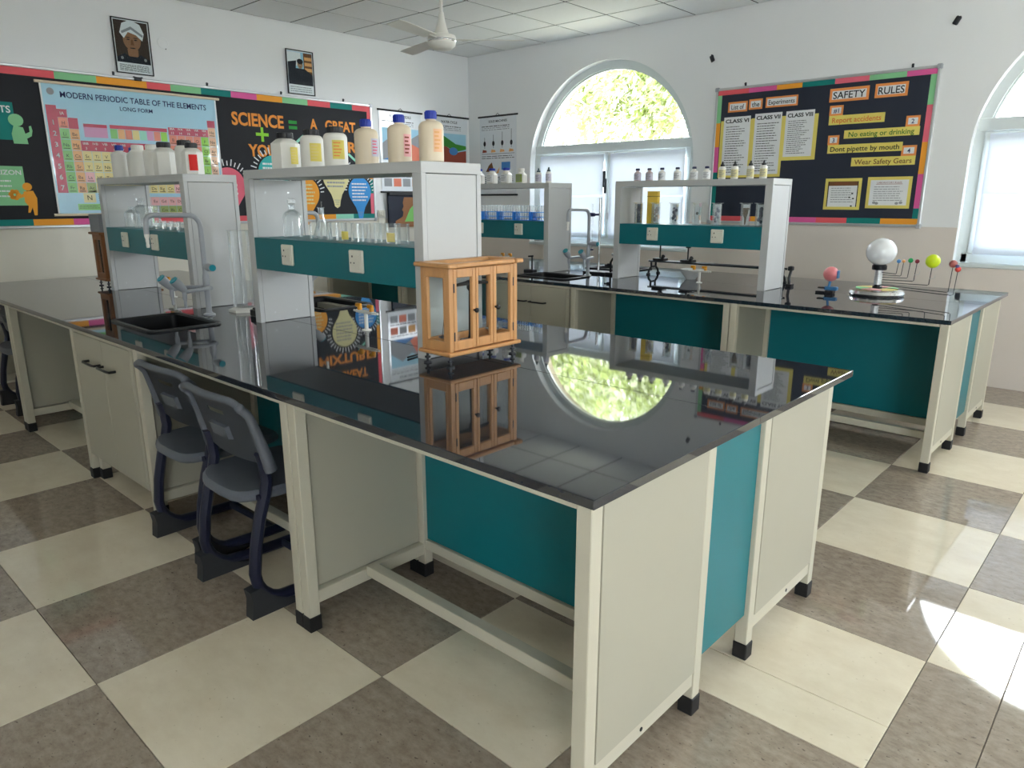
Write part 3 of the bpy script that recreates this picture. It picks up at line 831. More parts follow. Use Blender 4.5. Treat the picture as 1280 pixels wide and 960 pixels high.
def board(label, wall, u0, u1, v0, v1, mat_paper, nails):
    t = wthing('notice_board', label, 'notice board', wall, (u0 + u1) / 2, v0); c = (u0 + u1) / 2
    WB(c, v0).bx(u0 + .01, u1 - .01, v0 + .01, v1 - .01, 0, .016).obj('backing', mat_paper, t)
    f = WB(c, v0); w_ = .022
    f.bx(u0, u1, v0, v0 + w_, 0, .024, .004).bx(u0, u1, v1 - w_, v1, 0, .024, .004).bx(u0, u0 + w_, v0 + w_, v1 - w_, 0, .024, .004).bx(u1 - w_, u1, v0 + w_, v1 - w_, 0, .024, .004)
    f.obj('frame', M_alu, t)
    for uu in (u0, u1):
        for vv in (v0, v1): WB(c, v0).bx(uu - .008 if uu == u0 else uu - .03, uu + .03 if uu == u0 else uu + .008, vv - .008 if vv == v0 else vv - .03, vv + .03 if vv == v0 else vv + .008, 0, .027, .006).obj('corner_cap', M_tap, t)
    for uu in nails: WB(c, v0).bx(uu - .008, uu + .008, v1 - .002, v1 + .03, 0, .01, .002).tube([(uu, v1 + .018, .008), (uu, v1 + .018, .02)], .006, 8).obj('mounting_lug', M_steel, t)
    return t, c


def strip(t, c, v0, u0, u1, z0, z1, colour):
    WB(c, v0).bx(u0, u1, z0, z1, .0165, .0175).obj('border_strip', P[colour], t, smooth=False)


# ---- long black board on the left wall
U0, U1, V0, V1 = 1.34, 5.005, 1.185, 2.385
bl, cL = board('long black paper notice board on the left wall with orange letters', 'left', U0, U1, V0, V1, M_bpaper, (2.44, 3.22, 3.95, 4.66))
tops = [1.362, 2.0, 2.3, 2.69, 2.886, 3.152, 3.43, 3.683, 3.949, 4.227, 4.488, 4.756, 4.983]
for a, e, k in zip(tops, tops[1:], ('coral', 'green', 'orange', 'coral', 'green', 'teal', 'pink', 'orange', 'green', 'coral', 'teal', 'coral')): strip(bl, cL, V0, a, e, V1 - .075, V1 - .022, k)
bots = [1.362, 1.706, 1.988, 2.3, 2.62, 2.95, 3.3, 3.6, 3.9, 4.1, 4.483, 4.707, 4.983]
for a, e, k in zip(bots, bots[1:], ('teal', 'orange', 'pink', 'green', 'coral', 'green', 'coral', 'orange', 'teal', 'orange', 'mint', 'teal')): strip(bl, cL, V0, a, e, V0 + .022, V0 + .07, k)
for a, e, k in ((1.255, 1.47, 'rose'), (1.47, 1.62, 'teal'), (1.62, 1.95, 'orange'), (1.95, 2.31, 'coral')): strip(bl, cL, V0, 4.94, 4.983, a, e, k)
for body, u, v, h, w_, k in (('SCIENCE', 3.68, 2.135, .115, .53, 'letter'), ('+', 3.71, 2.005, .11, .13, 'lime'), ('YOU', 3.70, 1.86, .11, .29, 'letter'), ('A', 4.28, 2.14, .10, .085, 'letter'),
                             ('GREAT', 4.60, 2.14, .10, .37, 'letter'), ('MIXTURE', 4.51, 1.94, .105, .70, 'letter')):
    b = WB(cL, V0)
    if body == '+':
        b.bx(u - .065, u + .065, v - .014, v + .014, .017, .0195).bx(u - .013, u + .013, v - .065, v + .065, .0172, .0197)
        b.obj('plus_sign', P[k], bl, smooth=False)
    else:
        b.text(body, u, v, .017, h=h, w=w_, th=.0025, bold=.03); b.obj('letters_' + body.lower(), P[k], bl, smooth=False)
b = WB(cL, V0)
b.bx(4.0, 4.09, 2.125, 2.155, .017, .019).bx(4.0, 4.09, 2.075, 2.105, .017, .019); b.obj('equals_sign', P['midgreen'], bl, smooth=False)
for (a, va), (e, ve) in (((4.02, 1.91), (4.19, 2.05)), ((4.68, 1.87), (4.82, 1.76))):
    d = Vector((e - a, ve - va)).normalized(); q = Vector((-d.y, d.x)) * .012
    WB(cL, V0).prism([(a + q.x, va + q.y), (a - q.x, va - q.y), (e - q.x, ve - q.y), (e + q.x, ve + q.y)], .017, .019).obj('paper_slash', P['mint'], bl, smooth=False)


def lines_of_text(b, u0, u1, v0, v1, rows, n, hfrac=.42, seed=0, mi=0, fill=.8):
    rnd = random.Random(seed); dv = (v1 - v0) / rows
    for r in range(rows):
        v = v1 - dv * (r + .5); u = u0; end = u0 + (u1 - u0) * rnd.uniform(fill, 1)
        while u < end - .004:
            w_ = min(rnd.uniform(.012, .05) * max(.4, (u1 - u0) / .3), end - u); b.rect(u, u + w_, v - dv * hfrac / 2, v + dv * hfrac / 2, n, mi); u += w_ + .006 * max(.5, (u1 - u0) / .3)
    return b


def bulb(label, u, vtop, r, colour, ink, seed, rays=True, depth=.0195):
    """paper light bulb hanging tip-down from the board"""
    t = wthing('paper_bulb', label, 'paper bulb', 'left', u, vtop - r, depth, 'paper light bulbs on the black board')
    n = 28; pts = []
    for k in range(n + 1):
        a = radians(-32) + radians(244) * k / n; pts.append((r * cos(a), r * 1.02 * sin(a)))
    pts += [(-r * .42, -r * 1.15), (-r * .27, -r * 1.55), (-r * .2, -r * 1.9), (0, -r * 2.02), (r * .2, -r * 1.9), (r * .27, -r * 1.55), (r * .42, -r * 1.15)]
    MB().prism(pts, 0, .0012).obj('paper_shape', P[colour], t, smooth=False)
    b = MB(); lines_of_text(b, -r * .7, r * .7, -r * .75, r * .65, 6, .0016, .45, seed); b.obj('handwriting', P[ink], t, smooth=False)
    b = MB()
    for k in range(3): b.bx(-r * .22 + .01 * k, r * .22 - .01 * k, -r * (1.52 + .13 * k), -r * (1.49 + .13 * k), .0012, .0016)
    b.obj('cap_lines', P['grey'], t, smooth=False)
    b = MB()
    for k in range(17):
        a = radians(5) + radians(170) * k / 16; l0, l1 = r * 1.12, r * (1.38 + .1 * (k % 2))
        d = Vector((cos(a), sin(a))); q = Vector((-d.y, d.x)) * .0055
        p0 = d * l0; p1 = d * l1; b.prism([(p0.x + q.x, p0.y + q.y), (p0.x - q.x, p0.y - q.y), (p1.x - q.x, p1.y - q.y), (p1.x + q.x, p1.y + q.y)], -.0018, -.001)
    b.obj('ray', P['white'], t, smooth=False)


bulb('pink paper light bulb showing in the gap between the two near shelves', 3.33, 1.69, .165, 'rose', 'white', 1)
bulb('teal paper light bulb below the word YOU', 3.80, 1.815, .165, 'aqua', 'white', 2, depth=.021)
bulb('orange paper light bulb seen through the tall shelf unit', 4.14, 1.62, .155, 'orange', 'cream', 3)
bulb('cream paper light bulb at the centre below MIXTURE', 4.505, 1.80, .16, 'cream', 'grey', 4, depth=.021)
bulb('blue paper light bulb at the right end of the black board', 4.80, 1.635, .145, 'blue', 'white', 5)

# cards and cut-out figures at the left end of the long board
t = wthing('paper_card', 'dark green paper card at the upper left edge of the black board', 'card', 'left', 1.53, 1.84, .0175)
MB().bx(-.16, .16, 0, .27, 0, .001).obj('card', P['teal'], t, smooth=False)
MB().text('TS', .105, .22, .0013, h=.05, bold=.02).obj('card_lettering', P['white'], t, smooth=False)
t = wthing('paper_card', 'pale green paper card at the lower left edge of the black board', 'card', 'left', 1.55, 1.36, .0175)
MB().bx(-.15, .14, 0, .29, 0, .001).obj('card', P['green'], t, smooth=False)
b = MB(); b.text('HORIZON', .0, .245, .0013, h=.035, w=.25, bold=.02); lines_of_text(b, -.12, .08, .05, .2, 4, .0013, .3, 3); b.obj('card_lettering', P['white'], t, smooth=False)


def ell(cx, cy, rx, ry, n=18, a0=0): return [(cx + rx * cos(2 * pi * k / n + a0), cy + ry * sin(2 * pi * k / n + a0)) for k in range(n)]


t = wthing('paper_figure', 'pale green cut-out figure raising a hand beside the dark green card', 'cut-out', 'left', 1.705, 1.815, .0195)
b = MB(); b.prism(ell(-.01, .17, .05, .045), 0, .0012).prism([(-.045, 0), (.05, 0), (.045, .05), (.03, .12), (-.03, .13), (-.05, .07)], 0.0002, .0014)
b.prism([(.03, .07), (.07, .09), (.07, .13), (.085, .135), (.09, .10), (.08, .06), (.03, .03)], 0, .0013); b.obj('figure', P['green'], t, smooth=False)
t = wthing('paper_figure', 'orange cut-out of a child holding a flower below the pale green card', 'cut-out', 'left', 1.70, 1.285, .0195)
b = MB(); b.prism(ell(0, .215, .032, .03), 0, .0012)
b.prism([(-.03, .18), (.035, .185), (.055, .13), (.05, .07), (.04, .0), (.02, .0), (.015, .06), (-.005, .02), (-.02, .02), (-.01, .07), (-.03, .10)], .0002, .0014)
b.prism([(-.03, .165), (-.075, .14), (-.07, .125), (-.025, .14)], 0, .0013)
for k in range(6): b.prism(ell(-.09 + .025 * cos(k), .155 + .025 * sin(k), .017, .017, 10), .0002 + k * .0001, .0014)
b.obj('figure', P['orange'], t, smooth=False)

# ---- periodic table chart
CU0, CU1, CV0, CV1 = 1.885, 3.275, 1.29, 2.275
t = wthing('periodic_table_chart', 'large laminated periodic table chart hanging on the black board', 'chart', 'left', (CU0 + CU1) / 2, CV0, .021)
cw, chh = CU1 - CU0, CV1 - CV0; X0 = -cw / 2
MB().bx(X0, -X0, .0, chh, 0, .0012).obj('sheet', M_lam['skyblue'], t, smooth=False)
b = MB().tube([(X0 - .03, chh + .005, .004), (-X0 + .03, chh + .005, .004)], .011, 10); b.obj('top_rod', M_cream, t)
b = MB().tube([(X0 - .03, -.005, .004), (-X0 + .03, -.005, .004)], .011, 10); b.obj('bottom_rod', M_cream, t)
for a in (X0, -X0 - .012): MB().bx(a, a + .012, 0, chh, .0012, .0018).obj('margin', P['white'], t, smooth=False)
cols = ['red', 'leafg', 'tan', 'pale', 'salmon', 'lime', 'paleor', 'palepink', 'olive', 'lilac', 'cream', 'mint']; mi = {k: i for i, k in enumerate(cols)}
lam = [mat('print_' + k, P[k].node_tree.nodes['Mix'].inputs[6].default_value, .3, coat=.8, bump=.5, bscale=5, var=.03) for k in cols]
b = MB(); g = MB()
cellw = (cw - .11) / 18.2; gx = X0 + .095; row_h = .082; r0 = chh - .245
b.rect(X0 + .022, gx, r0 - 7 * row_h, r0 + .085, .0016, mi['red'])
sym = ['H He', 'Li Be B C N O F Ne', 'Na Mg Al Si P S Cl Ar', 'K Ca Sc Ti V Cr Mn Fe Co Ni Cu Zn Ga Ge As Se Br Kr', 'Rb Sr Y Zr Nb Mo Tc Ru Rh Pd Ag Cd In Sn Sb Te I Xe',
       'Cs Ba La Hf Ta W Re Os Ir Pt Au Hg Tl Pb Bi Po At Rn', 'Fr Ra Ac Rf Db Sg Bh Hs Mt Ds Rg Cn Nh Fl Mc Lv Ts Og']
for r, line in enumerate(sym):
    ss = line.split(); k = len(ss)
    cc = [0, 17] if k == 2 else ([0, 1] + list(range(12, 18)) if k == 8 else list(range(18)))
    for c_, s_ in zip(cc, ss):
        kk = 'leafg' if c_ == 0 else 'tan' if c_ == 1 else 'pale' if c_ < 12 else 'salmon' if c_ < 16 else 'lime' if c_ == 16 else 'paleor'
        if r > 3 and c_ > 11 and c_ < 16: kk = 'palepink'
        if s_ == 'La': kk = 'palepink'
        if s_ == 'Ac': kk = 'olive'
        if s_ == 'H': kk = 'salmon'
        x = gx + c_ * cellw; v1 = r0 - r * row_h
        b.rect(x + .0015, x + cellw - .0015, v1 - row_h + .0015, v1 - .0015, .0016, mi[kk])
        g.text(s_, x + cellw / 2, v1 - row_h * .5, .0022, h=.027); g.rect(x + .012, x + cellw - .012, v1 - row_h * .86, v1 - row_h * .8, .0022)
for c_ in (0, 17): b.rect(gx + c_ * cellw, gx + (c_ + 1) * cellw, r0, r0 + .06, .0016, mi['red'])
b.rect(gx + 1 * cellw, gx + 2 * cellw, r0 - row_h, r0, .0016, mi['red'])
b.rect(gx + 2 * cellw, gx + 12 * cellw, r0 - 3 * row_h, r0 - 2.05 * row_h, .0017, mi['red'])
b.rect(gx + 12 * cellw, gx + 17 * cellw, r0 - row_h, r0 - .02, .0016, mi['red'])
b.rect(gx + 2.5 * cellw, gx + 5 * cellw, r0 - 1.7 * row_h, r0 - .75 * row_h, .0016, mi['lilac']); b.rect(gx + 2.5 * cellw, gx + 5 * cellw, r0 - .75 * row_h, r0 - .45 * row_h, .0016, mi['red'])
b.rect(gx + 5.3 * cellw, gx + 12 * cellw - .01, r0 - .75 * row_h, r0 - .4 * row_h, .0016, mi['red'])
for k in range(8): b.rect(gx + (5.3 + .82 * k) * cellw, gx + (5.3 + .82 * (k + 1)) * cellw - .004, r0 - 1.7 * row_h, r0 - .78 * row_h, .0016, mi[('leafg', 'tan', 'salmon', 'pale', 'mint', 'lilac', 'salmon', 'lime')[k]])
v1 = r0 - 7 * row_h - .03
for rr, kk in ((0, 'palepink'), (1, 'olive')):
    for k in range(14): b.rect(gx + (4 + k) * cellw + .001, gx + (5 + k) * cellw - .001, v1 - .075 * (rr + 1) + .003, v1 - .075 * rr, .0016, mi[kk])
for k, s_ in enumerate('Ce Pr Nd Pm Sm Eu Gd Tb Dy Ho Er Tm Yb Lu'.split()): g.text(s_, gx + (4.5 + k) * cellw, v1 - .035, .0022, h=.025)
for k, s_ in enumerate('Th Pa U Np Pu Am Cm Bk Cf Es Fm Md No Lr'.split()): g.text(s_, gx + (4.5 + k) * cellw, v1 - .11, .0022, h=.025)
b.rect(X0 + .20, X0 + .29, .09, .165, .0016, mi['cream']); b.rect(X0 + .15, X0 + .33, .03, .08, .0016, mi['leafg']); b.rect(X0 + .33, X0 + .37, .035, .085, .0016, mi['salmon']); b.rect(X0 + .18, X0 + .3, .172, .19, .0016, mi['lilac'])
g.text('N', X0 + .245, .13, .0022, h=.04); lines_of_text(g, X0 + .31, X0 + .45, .1, .16, 4, .0022, .2, 2); lines_of_text(g, X0 + .16, X0 + .31, .04, .07, 2, .0022, .25, 5)
b.obj('cells', lam, t, smooth=False); g.obj('element_symbols', P['black'], t, smooth=False)
b = MB()
for r in range(7): b.text(str(r + 1), X0 + .06, r0 - (r + .5) * row_h, .0024, h=.038, bold=.02)
b.text('IA', gx + .5 * cellw, r0 + .03, .0024, h=.025)
for k, s_ in enumerate(('IIIB', 'IVB', 'VB', 'VIB', 'VIIB', '', 'VIII', '', 'IB', 'IIB')):
    if s_: b.text(s_, gx + (2.5 + k) * cellw, r0 - 2.3 * row_h, .0024, h=.018, w=.04)
    b.text(str(3 + k), gx + (2.5 + k) * cellw, r0 - 2.75 * row_h, .0024, h=.02)
for k, s_ in enumerate(('IIIA', 'IVA', 'VA', 'VIA', 'VIIA')):
    b.text(s_, gx + (12.5 + k) * cellw, r0 - .38 * row_h, .0024, h=.018, w=.04); b.text(str(13 + k), gx + (12.5 + k) * cellw, r0 - .78 * row_h, .0024, h=.02)
b.obj('group_numbers', P['white'], t, smooth=False)
b = MB(); b.text('MODERN PERIODIC TABLE OF THE ELEMENTS', .02, chh - .075, .0022, h=.046, w=1.16, bold=.012); b.obj('title', P['dkblue'], t, smooth=False); b = MB(); b.text('LONG FORM', .0, chh - .145, .0022, h=.032, w=.26, bold=.01)
b.obj('subtitle', P['dkblue'], t, smooth=False)
b = MB(); b.prism(ell(X0 + .07, chh - .06, .026, .026), .0012, .002, 0); b.obj('round_emblem', P['grey'], t, smooth=False)


# ---- framed portraits above the board (generic painted sitters)
def portrait(label, u, v, w_, h_, turban):
    t = wthing('portrait', label, 'picture', 'left', u, v, .004, 'framed portraits above the black board')
    t.rotation_euler.rotate(Matrix.Rotation(0, 4, 'X'))
    f = MB(); k = .008
    f.bx(-w_ / 2, w_ / 2, 0, k, 0, .016, .002).bx(-w_ / 2, w_ / 2, h_ - k, h_, 0, .016, .002).bx(-w_ / 2, -w_ / 2 + k, k, h_ - k, 0, .016, .002).bx(w_ / 2 - k, w_ / 2, k, h_ - k, 0, .016, .002)
    f.obj('frame', M_black, t)
    p = MB().bx(-w_ / 2 + k, w_ / 2 - k, k, h_ - k, 0, .008).obj('mount', P['white'], t, smooth=False)
    y0 = .085 if turban else .09; x1 = w_ / 2 - .016
    q = MB()
    q.rect(-x1, x1, y0, h_ - .016, .0085, 0)
    if turban:
        q.T = Matrix.Translation((0, y0 + .05, 0)) @ Matrix.Diagonal((1.22, 1.12, 1, 1)) @ Matrix.Translation((0, -y0 - .05, 0))
        q.prism(ell(0, y0 + .165, .058, .075), .0085, .0092, 1)                                       # face
        q.prism([(-.03, y0 + .02), (.03, y0 + .02), (.035, y0 + .1), (-.035, y0 + .1)], .0085, .009, 1)
        KT = q.T; q.T = Matrix()
        q.prism([(-x1, y0), (x1, y0), (x1, y0 + .03), (.06, y0 + .07), (.03, y0 + .05), (-.03, y0 + .05), (-.07, y0 + .07), (-x1, y0 + .035)], .0088, .0095, 2)
        q.T = KT
        q.prism([(-.075, y0 + .205), (-.05, y0 + .17), (-.02, y0 + .215), (.03, y0 + .20), (.068, y0 + .165), (.082, y0 + .215), (.06, y0 + .275), (.0, y0 + .30), (-.055, y0 + .27)], .009, .0098, 3)
        q.prism([(-.06, y0 + .20), (.0, y0 + .235), (.07, y0 + .19), (.075, y0 + .205), (.0, y0 + .255), (-.065, y0 + .215)], .0098, .0102, 5)
        for s_ in (-1, 1):
            q.prism(ell(s_ * .024, y0 + .165, .011, .004, 10), .0092, .0098, 4); q.prism(ell(s_ * .024, y0 + .178, .015, .003, 10), .0092, .0097, 4)
            q.prism(ell(s_ * .075, y0 + .035, .009, .011, 10), .0095, .01, 5)
        q.prism([(-.006, y0 + .165), (.006, y0 + .165), (.011, y0 + .128), (-.011, y0 + .128)], .0092, .0096, 6); q.prism(ell(0, y0 + .108, .02, .004, 10), .0092, .0097, 4)
        ms = [P['dkbrown'], P['skin'], P['coat'], P['white'], P['black'], P['grey'], P['brown']]
    else:
        q.prism([(-x1, y0 + .16), (.01, y0 + .18), (.01, h_ - .02), (-x1, h_ - .02)], .0085, .0088, 5)
        q.prism([(.04, y0 + .1), (x1, y0 + .1), (x1, h_ - .02), (.04, h_ - .02)], .0085, .0088, 6)
        for kx in range(3): q.rect(.05, x1 - .004, y0 + .13 + kx * .05, y0 + .16 + kx * .05, .0089, 7)
        q.prism([(-x1, y0 + .1), (-.05, y0 + .15), (-.04, y0 + .22), (-x1, y0 + .2)], .0088, .009, 2)
        q.prism(ell(.0, y0 + .19, .03, .042), .0088, .0094, 1); q.prism(ell(.0, y0 + .215, .034, .024), .009, .0096, 4)
        q.prism([(-x1, y0), (x1, y0), (x1, y0 + .10), (.05, y0 + .15), (-.05, y0 + .15), (-x1, y0 + .10)], .0086, .0093, 2)
        for s_ in (-1, 1): q.prism(ell(s_ * .012, y0 + .19, .006, .003, 8), .0094, .0097, 4)
        q.prism(ell(0, y0 + .165, .01, .003, 8), .0094, .0097, 4)
        ms = [P['skyblue'], P['skin2'], P['coat'], P['white'], P['black'], P['white'], P['brown'], P['tan']]
    q.obj('painting', ms, p, smooth=False)
    g = MB(); lines_of_text(g, -x1 * .9, x1 * .9, .02, y0 - .012, 5 if turban else 3, .0085, .4, 8, fill=.95); g.obj('caption_print', P['black'] if turban else P['grey'], p, smooth=False)
    gl = MB().bx(-w_ / 2 + k, w_ / 2 - k, k, h_ - k, .0125, .0135).obj('glazing', M_pane, t, smooth=False)
    return t


portrait('framed painted portrait of a person in a white turban', 2.615, 2.412, .295, .42, True)
portrait('framed photo portrait of a person in a dark suit before shelves', 4.175, 2.405, .30, .405, False)
t = wthing('wall_cover', 'faint round cover plate on the wall right of the turbaned portrait', 'cover', 'left', 2.87, 2.69)
MB().lathe([(.046, 0), (.046, .002), (.043, .004), (.04, .004), (.04, .002)], 28).obj('plate', M_wall, t); MB().lathe([(.004, 0), (.004, .006)], 8).obj('screw', M_steel, t, (.02, -.045, 0))
t = wthing('bulldog_clip', 'grey clip on the board top edge under the turbaned portrait', 'clip', 'left', 2.62, 2.372, .024)
b = MB(); b.bx(-.03, .03, -.012, .018, 0, .012, .004); b.bx(-.04, -.02, .01, .02, .0, .016, .004).bx(.02, .04, .01, .02, 0, .016, .004); b.obj('jaw', M_steel, t)


# ---- roll-up science charts
def chart(label, wall, u, v0, w_, h_, kind):
    t = wthing('wall_chart', label, 'chart', wall, u, v0, .006, 'roll-up charts in the corner')
    MB().bx(-w_ / 2 + .02, w_ / 2 - .02, 0, h_, 0, .001).obj('sheet', M_lam['white'], t, smooth=False)
    MB().tube([(-w_ / 2, h_, .004), (w_ / 2, h_, .004)], .010, 8).obj('top_rod', M_black, t)
    MB().tube([(-w_ / 2, 0, .004), (w_ / 2, 0, .004)], .010, 8).obj('bottom_rod', M_black, t)
    MB().tube([(-.03, h_ + .008, .004), (0, h_ + .03, .004), (.03, h_ + .008, .004)], .003, 6).obj('hanger', M_steel, t)
    a = w_ / 2 - .05; q = MB(); n = .0014
    ms = [P[k] for k in ('black', 'skyblue', 'grass', 'water', 'redbrown', 'tan', 'grey', 'salmon', 'white', 'leafg', 'brown')]
    lines_of_text(q, -a, a, h_ - .13, h_ - .09, 1, n, .2, 3); lines_of_text(q, -a, a, h_ - .16, h_ - .12, 2, n, .2, 4)
    if kind == 'soil':
        q.text('WATER CYCLE', 0, h_ - .06, n, h=.028, bold=.02)
        q.rect(-a, a, h_ * .42, h_ - .19, n, 1); q.prism([(-a, h_ * .42), (a, h_ * .42), (a, h_ * .58), (.1, h_ * .55), (-.05, h_ * .62), (-a, h_ * .66)], n, n + .0006, 4)
        q.prism([(-a, h_ * .66), (-.05, h_ * .62), (.1, h_ * .56), (a, h_ * .6), (a, h_ * .64), (.1, h_ * .66), (-.1, h_ * .76), (-a, h_ * .8)], n + .0006, n + .001, 2); q.prism(ell(.06, h_ * .565, .07, .045), n + .001, n + .0014, 3)
        for k in range(2): q.rect(-a + k * a, -.03 + k * a, h_ * .3, h_ * .38, n, 8); lines_of_text(q, -a + k * a * 1.05, -.04 + k * a, h_ * .3, h_ * .38, 4, n + .0005, .4, k, 6)
        lines_of_text(q, -a, a, .06, h_ * .27, 7, n, .35, 9)
    elif kind == 'force':
        q.text('SOLID MACHINES', 0, h_ - .055, n, h=.026, w=.3, bold=.02)
        for k in range(4):
            x = -a + .05 + k * (2 * a - .1) / 3
            q.prism(ell(x, h_ * .66, .02, .03), n, n + .0005, 0); q.rect(x - .003, x + .003, h_ * .6, h_ * (.74 + .03 * k), n, 0); q.prism([(x - .04, h_ * .545), (x + .035, h_ * .55), (x + .03, h_ * .575), (x - .03, h_ * .585)], n, n + .0006, 5 if k != 0 else 4)
        q.rect(-a, a, h_ * .525, h_ * .53, n, 0); lines_of_text(q, -a, a, h_ * .46, h_ * .51, 2, n, .3, 5)
        q.prism([(.06, h_ * .32), (.2, h_ * .32), (.2, h_ * .42), (.06, h_ * .42)], n, n + .0006, 3); q.prism([(-.2, h_ * .3), (-.06, h_ * .3), (-.1, h_ * .42), (-.15, h_ * .38)], n, n + .0006, 10); q.prism([(-.03, h_ * .28), (.01, h_ * .28), (.03, h_ * .36)], n, n + .0006, 5)
        lines_of_text(q, -a, a, .06, h_ * .24, 7, n, .35, 6)
    else:
        q.text('ROCKS AND SOILS', 0, h_ - .055, n, h=.028, w=.3, bold=.02)
        q.rect(-a, a, h_ * .40, h_ - .18, n, 1); q.prism([(-a, h_ * .6), (-.1, h_ * .72), (.05, h_ * .62), (a, h_ * .74), (a, h_ * .4), (-a, h_ * .4)], n, n + .0005, 6)
        q.prism([(0, h_ * .40), (.12, h_ * .62), (a, h_ * .56), (a, h_ * .40)], n + .0005, n + .001, 7)
        q.prism([(-a, h_ * .4), (-.05, h_ * .48), (.1, h_ * .40)], n + .001, n + .0013, 3)
        for r in range(2):
            for k in range(4): q.rect(-a + k * a / 2 + .005, -a + (k + 1) * a / 2 - .02, h_ * (.07 + .16 * r), h_ * (.17 + .16 * r), n, (6, 7, 6, 5)[(k + r) % 4])
            lines_of_text(q, -a, a, h_ * (.18 + .16 * r), h_ * (.21 + .16 * r), 1, n, .4, r)
    q.obj('print', ms, t, smooth=False)


chart('glossy roll-up chart with rock pictures next to the black board', 'left', 5.405, 1.487, .63, .865, 'rock')
chart('roll-up chart with a green landscape and red soil, left of the room corner', 'left', 6.14, 1.46, .64, .895, 'soil')
chart('roll-up chart of machine drawings on the window wall beside the corner', 'back', -6.165, 1.46, .635, .895, 'force')

t = wthing('switch_box', 'white switch box on the left wall below the rock chart', 'switch', 'left', 5.09, 1.14)
MB().bx(-.05, .05, 0, .07, 0, .012, .003).obj('lower_plate', M_socket, t); u_ = MB().bx(-.05, .05, .075, .15, 0, .014, .003).obj('upper_plate', M_socket, t)
for k in range(3): MB().bx(-.036 + .026 * k, -.016 + .026 * k, .09, .135, .014, .019, .002).obj('rocker', M_socket, u_)
t = wthing('painted_panel', 'dark blue panel with a brown face in profile, seen through the tall shelf', 'panel', 'left', 5.36, 1.10, .02)
b = MB(); b.bx(-.20, .20, 0, .37, 0, .03, .003); b.obj('board', mat('panel_navy', S(26, 34, 52), .6), t)
MB().bx(-.20, .20, .35, .385, -.0, .05, .004).obj('top_ledge', M_black, t)
b = MB(); b.prism([(-.12, 0), (.2, 0), (.2, .33), (.02, .33), (.0, .27), (.01, .23), (-.015, .19), (.005, .17), (-.005, .12), (-.04, .10), (-.11, .07)], .03, .0315); b.obj('face_profile', mat('panel_brown', S(150, 100, 60), .6), t, smooth=False)
b = MB(); b.prism([(.02, .06), (.2, .06), (.2, .28), (.1, .2)], .0315, .033); b.obj('green_patch', P['leafg'], t, smooth=False)

# ---- board on the window wall
U0, U1, V0, V1 = -3.385, -1.555, 1.19, 2.385
br, cR = board('black safety rules notice board with colourful border on the window wall', 'back', U0, U1, V0, V1, M_npaper, (-3.11, -1.757))
def seq(pts, kinds, horiz, c0, c1):
    for a, e, k in zip(pts, pts[1:], kinds):
        if horiz: strip(br, cR, V0, a, e, c0, c1, k)
        else: strip(br, cR, V0, c0, c1, a, e, k)
seq([-3.36, -3.069, -2.815, -2.594, -2.326, -2.06, -1.788, -1.578], ('coral', 'pink', 'orange', 'teal', 'rose', 'green', 'pink'), True, V1 - .062, V1 - .022)
seq([-3.36, -2.96, -2.72, -2.62, -2.368, -2.115, -1.851, -1.578], ('coral', 'orange', 'green', 'pink', 'coral', 'teal', 'orange'), True, V0 + .022, V0 + .066)
seq([V0 + .066, 1.336, 1.597, 1.835, 2.106, V1 - .062], ('teal', 'pink', 'orange', 'rose', 'green'), False, -1.618, -1.578)
seq([V0 + .066, 1.65, 1.875, 2.085, V1 - .062], ('teal', 'pink', 'orange', 'green'), False, -3.362, -3.322)


def sign(name, label, u0, u1, v0, v1, body, border, face, ink, h, w_=None, inset=.014, n=.0185, group='paper signs on the safety board', dv=0):
    t = wthing(name, label, 'sign', 'back', (u0 + u1) / 2, v0, n, group); W_ = u1 - u0; H_ = v1 - v0
    MB().bx(-W_ / 2, W_ / 2, 0, H_, 0, .0012).obj('card', P[border], t, smooth=False)
    if face: MB().bx(-W_ / 2 + inset, W_ / 2 - inset, inset, H_ - inset, .0012, .002).obj('face', P[face], t, smooth=False)
    MB().text(body, 0, H_ / 2 + dv, .0022, h=h, w=w_, bold=.012).obj('lettering', P[ink], t, smooth=False)


sign('heading_sign', 'orange-bordered sign reading SAFETY', -2.357, -2.05, 2.182, 2.287, 'SAFETY', 'signor', 'white', 'black', .055, .25, .02)
sign('heading_sign', 'orange-bordered sign reading RULES', -2.006, -1.766, 2.186, 2.291, 'RULES', 'signor', 'white', 'black', .055, .19, .02)
sign('heading_sign', 'small orange-bordered sign reading List of', -3.255, -3.07, 2.17, 2.258, 'List of', 'signor', 'white', 'black', .042, .12, .016)
sign('heading_sign', 'small orange-bordered sign reading the', -3.057, -2.932, 2.18, 2.266, 'the', 'signor', 'white', 'black', .042, .07, .016)
sign('heading_sign', 'orange-bordered sign reading Experiments', -2.903, -2.62, 2.184, 2.27, 'Experiments', 'signor', 'white', 'black', .038, .23, .014)
sign('rule_number', 'orange card numbered 1 above Report accidents', -2.345, -2.236, 2.075, 2.155, '#1', 'signor', 'white', 'dkblue', .035, None, .016)
sign('rule_number', 'orange card numbered 2 above No eating or drinking', -1.752, -1.652, 1.955, 2.035, '2', 'signor', 'white', 'dkblue', .035, None, .016)
sign('rule_number', 'orange card numbered 3 above Dont pipette by mouth', -2.335, -2.244, 1.845, 1.921, '3', 'signor', 'white', 'dkblue', .035, None, .016)
sign('rule_number', 'orange card numbered 4 above Wear Safety Gears', -1.758, -1.65, 1.737, 1.816, '4', 'signor', 'white', 'dkblue', .035, None, .016)
sign('rule_sign', 'yellow strip reading Report accidents', -2.343, -1.91, 2.003, 2.076, 'Report accidents', 'yellow', None, 'orangeink', .042, .38, 0, .0195)
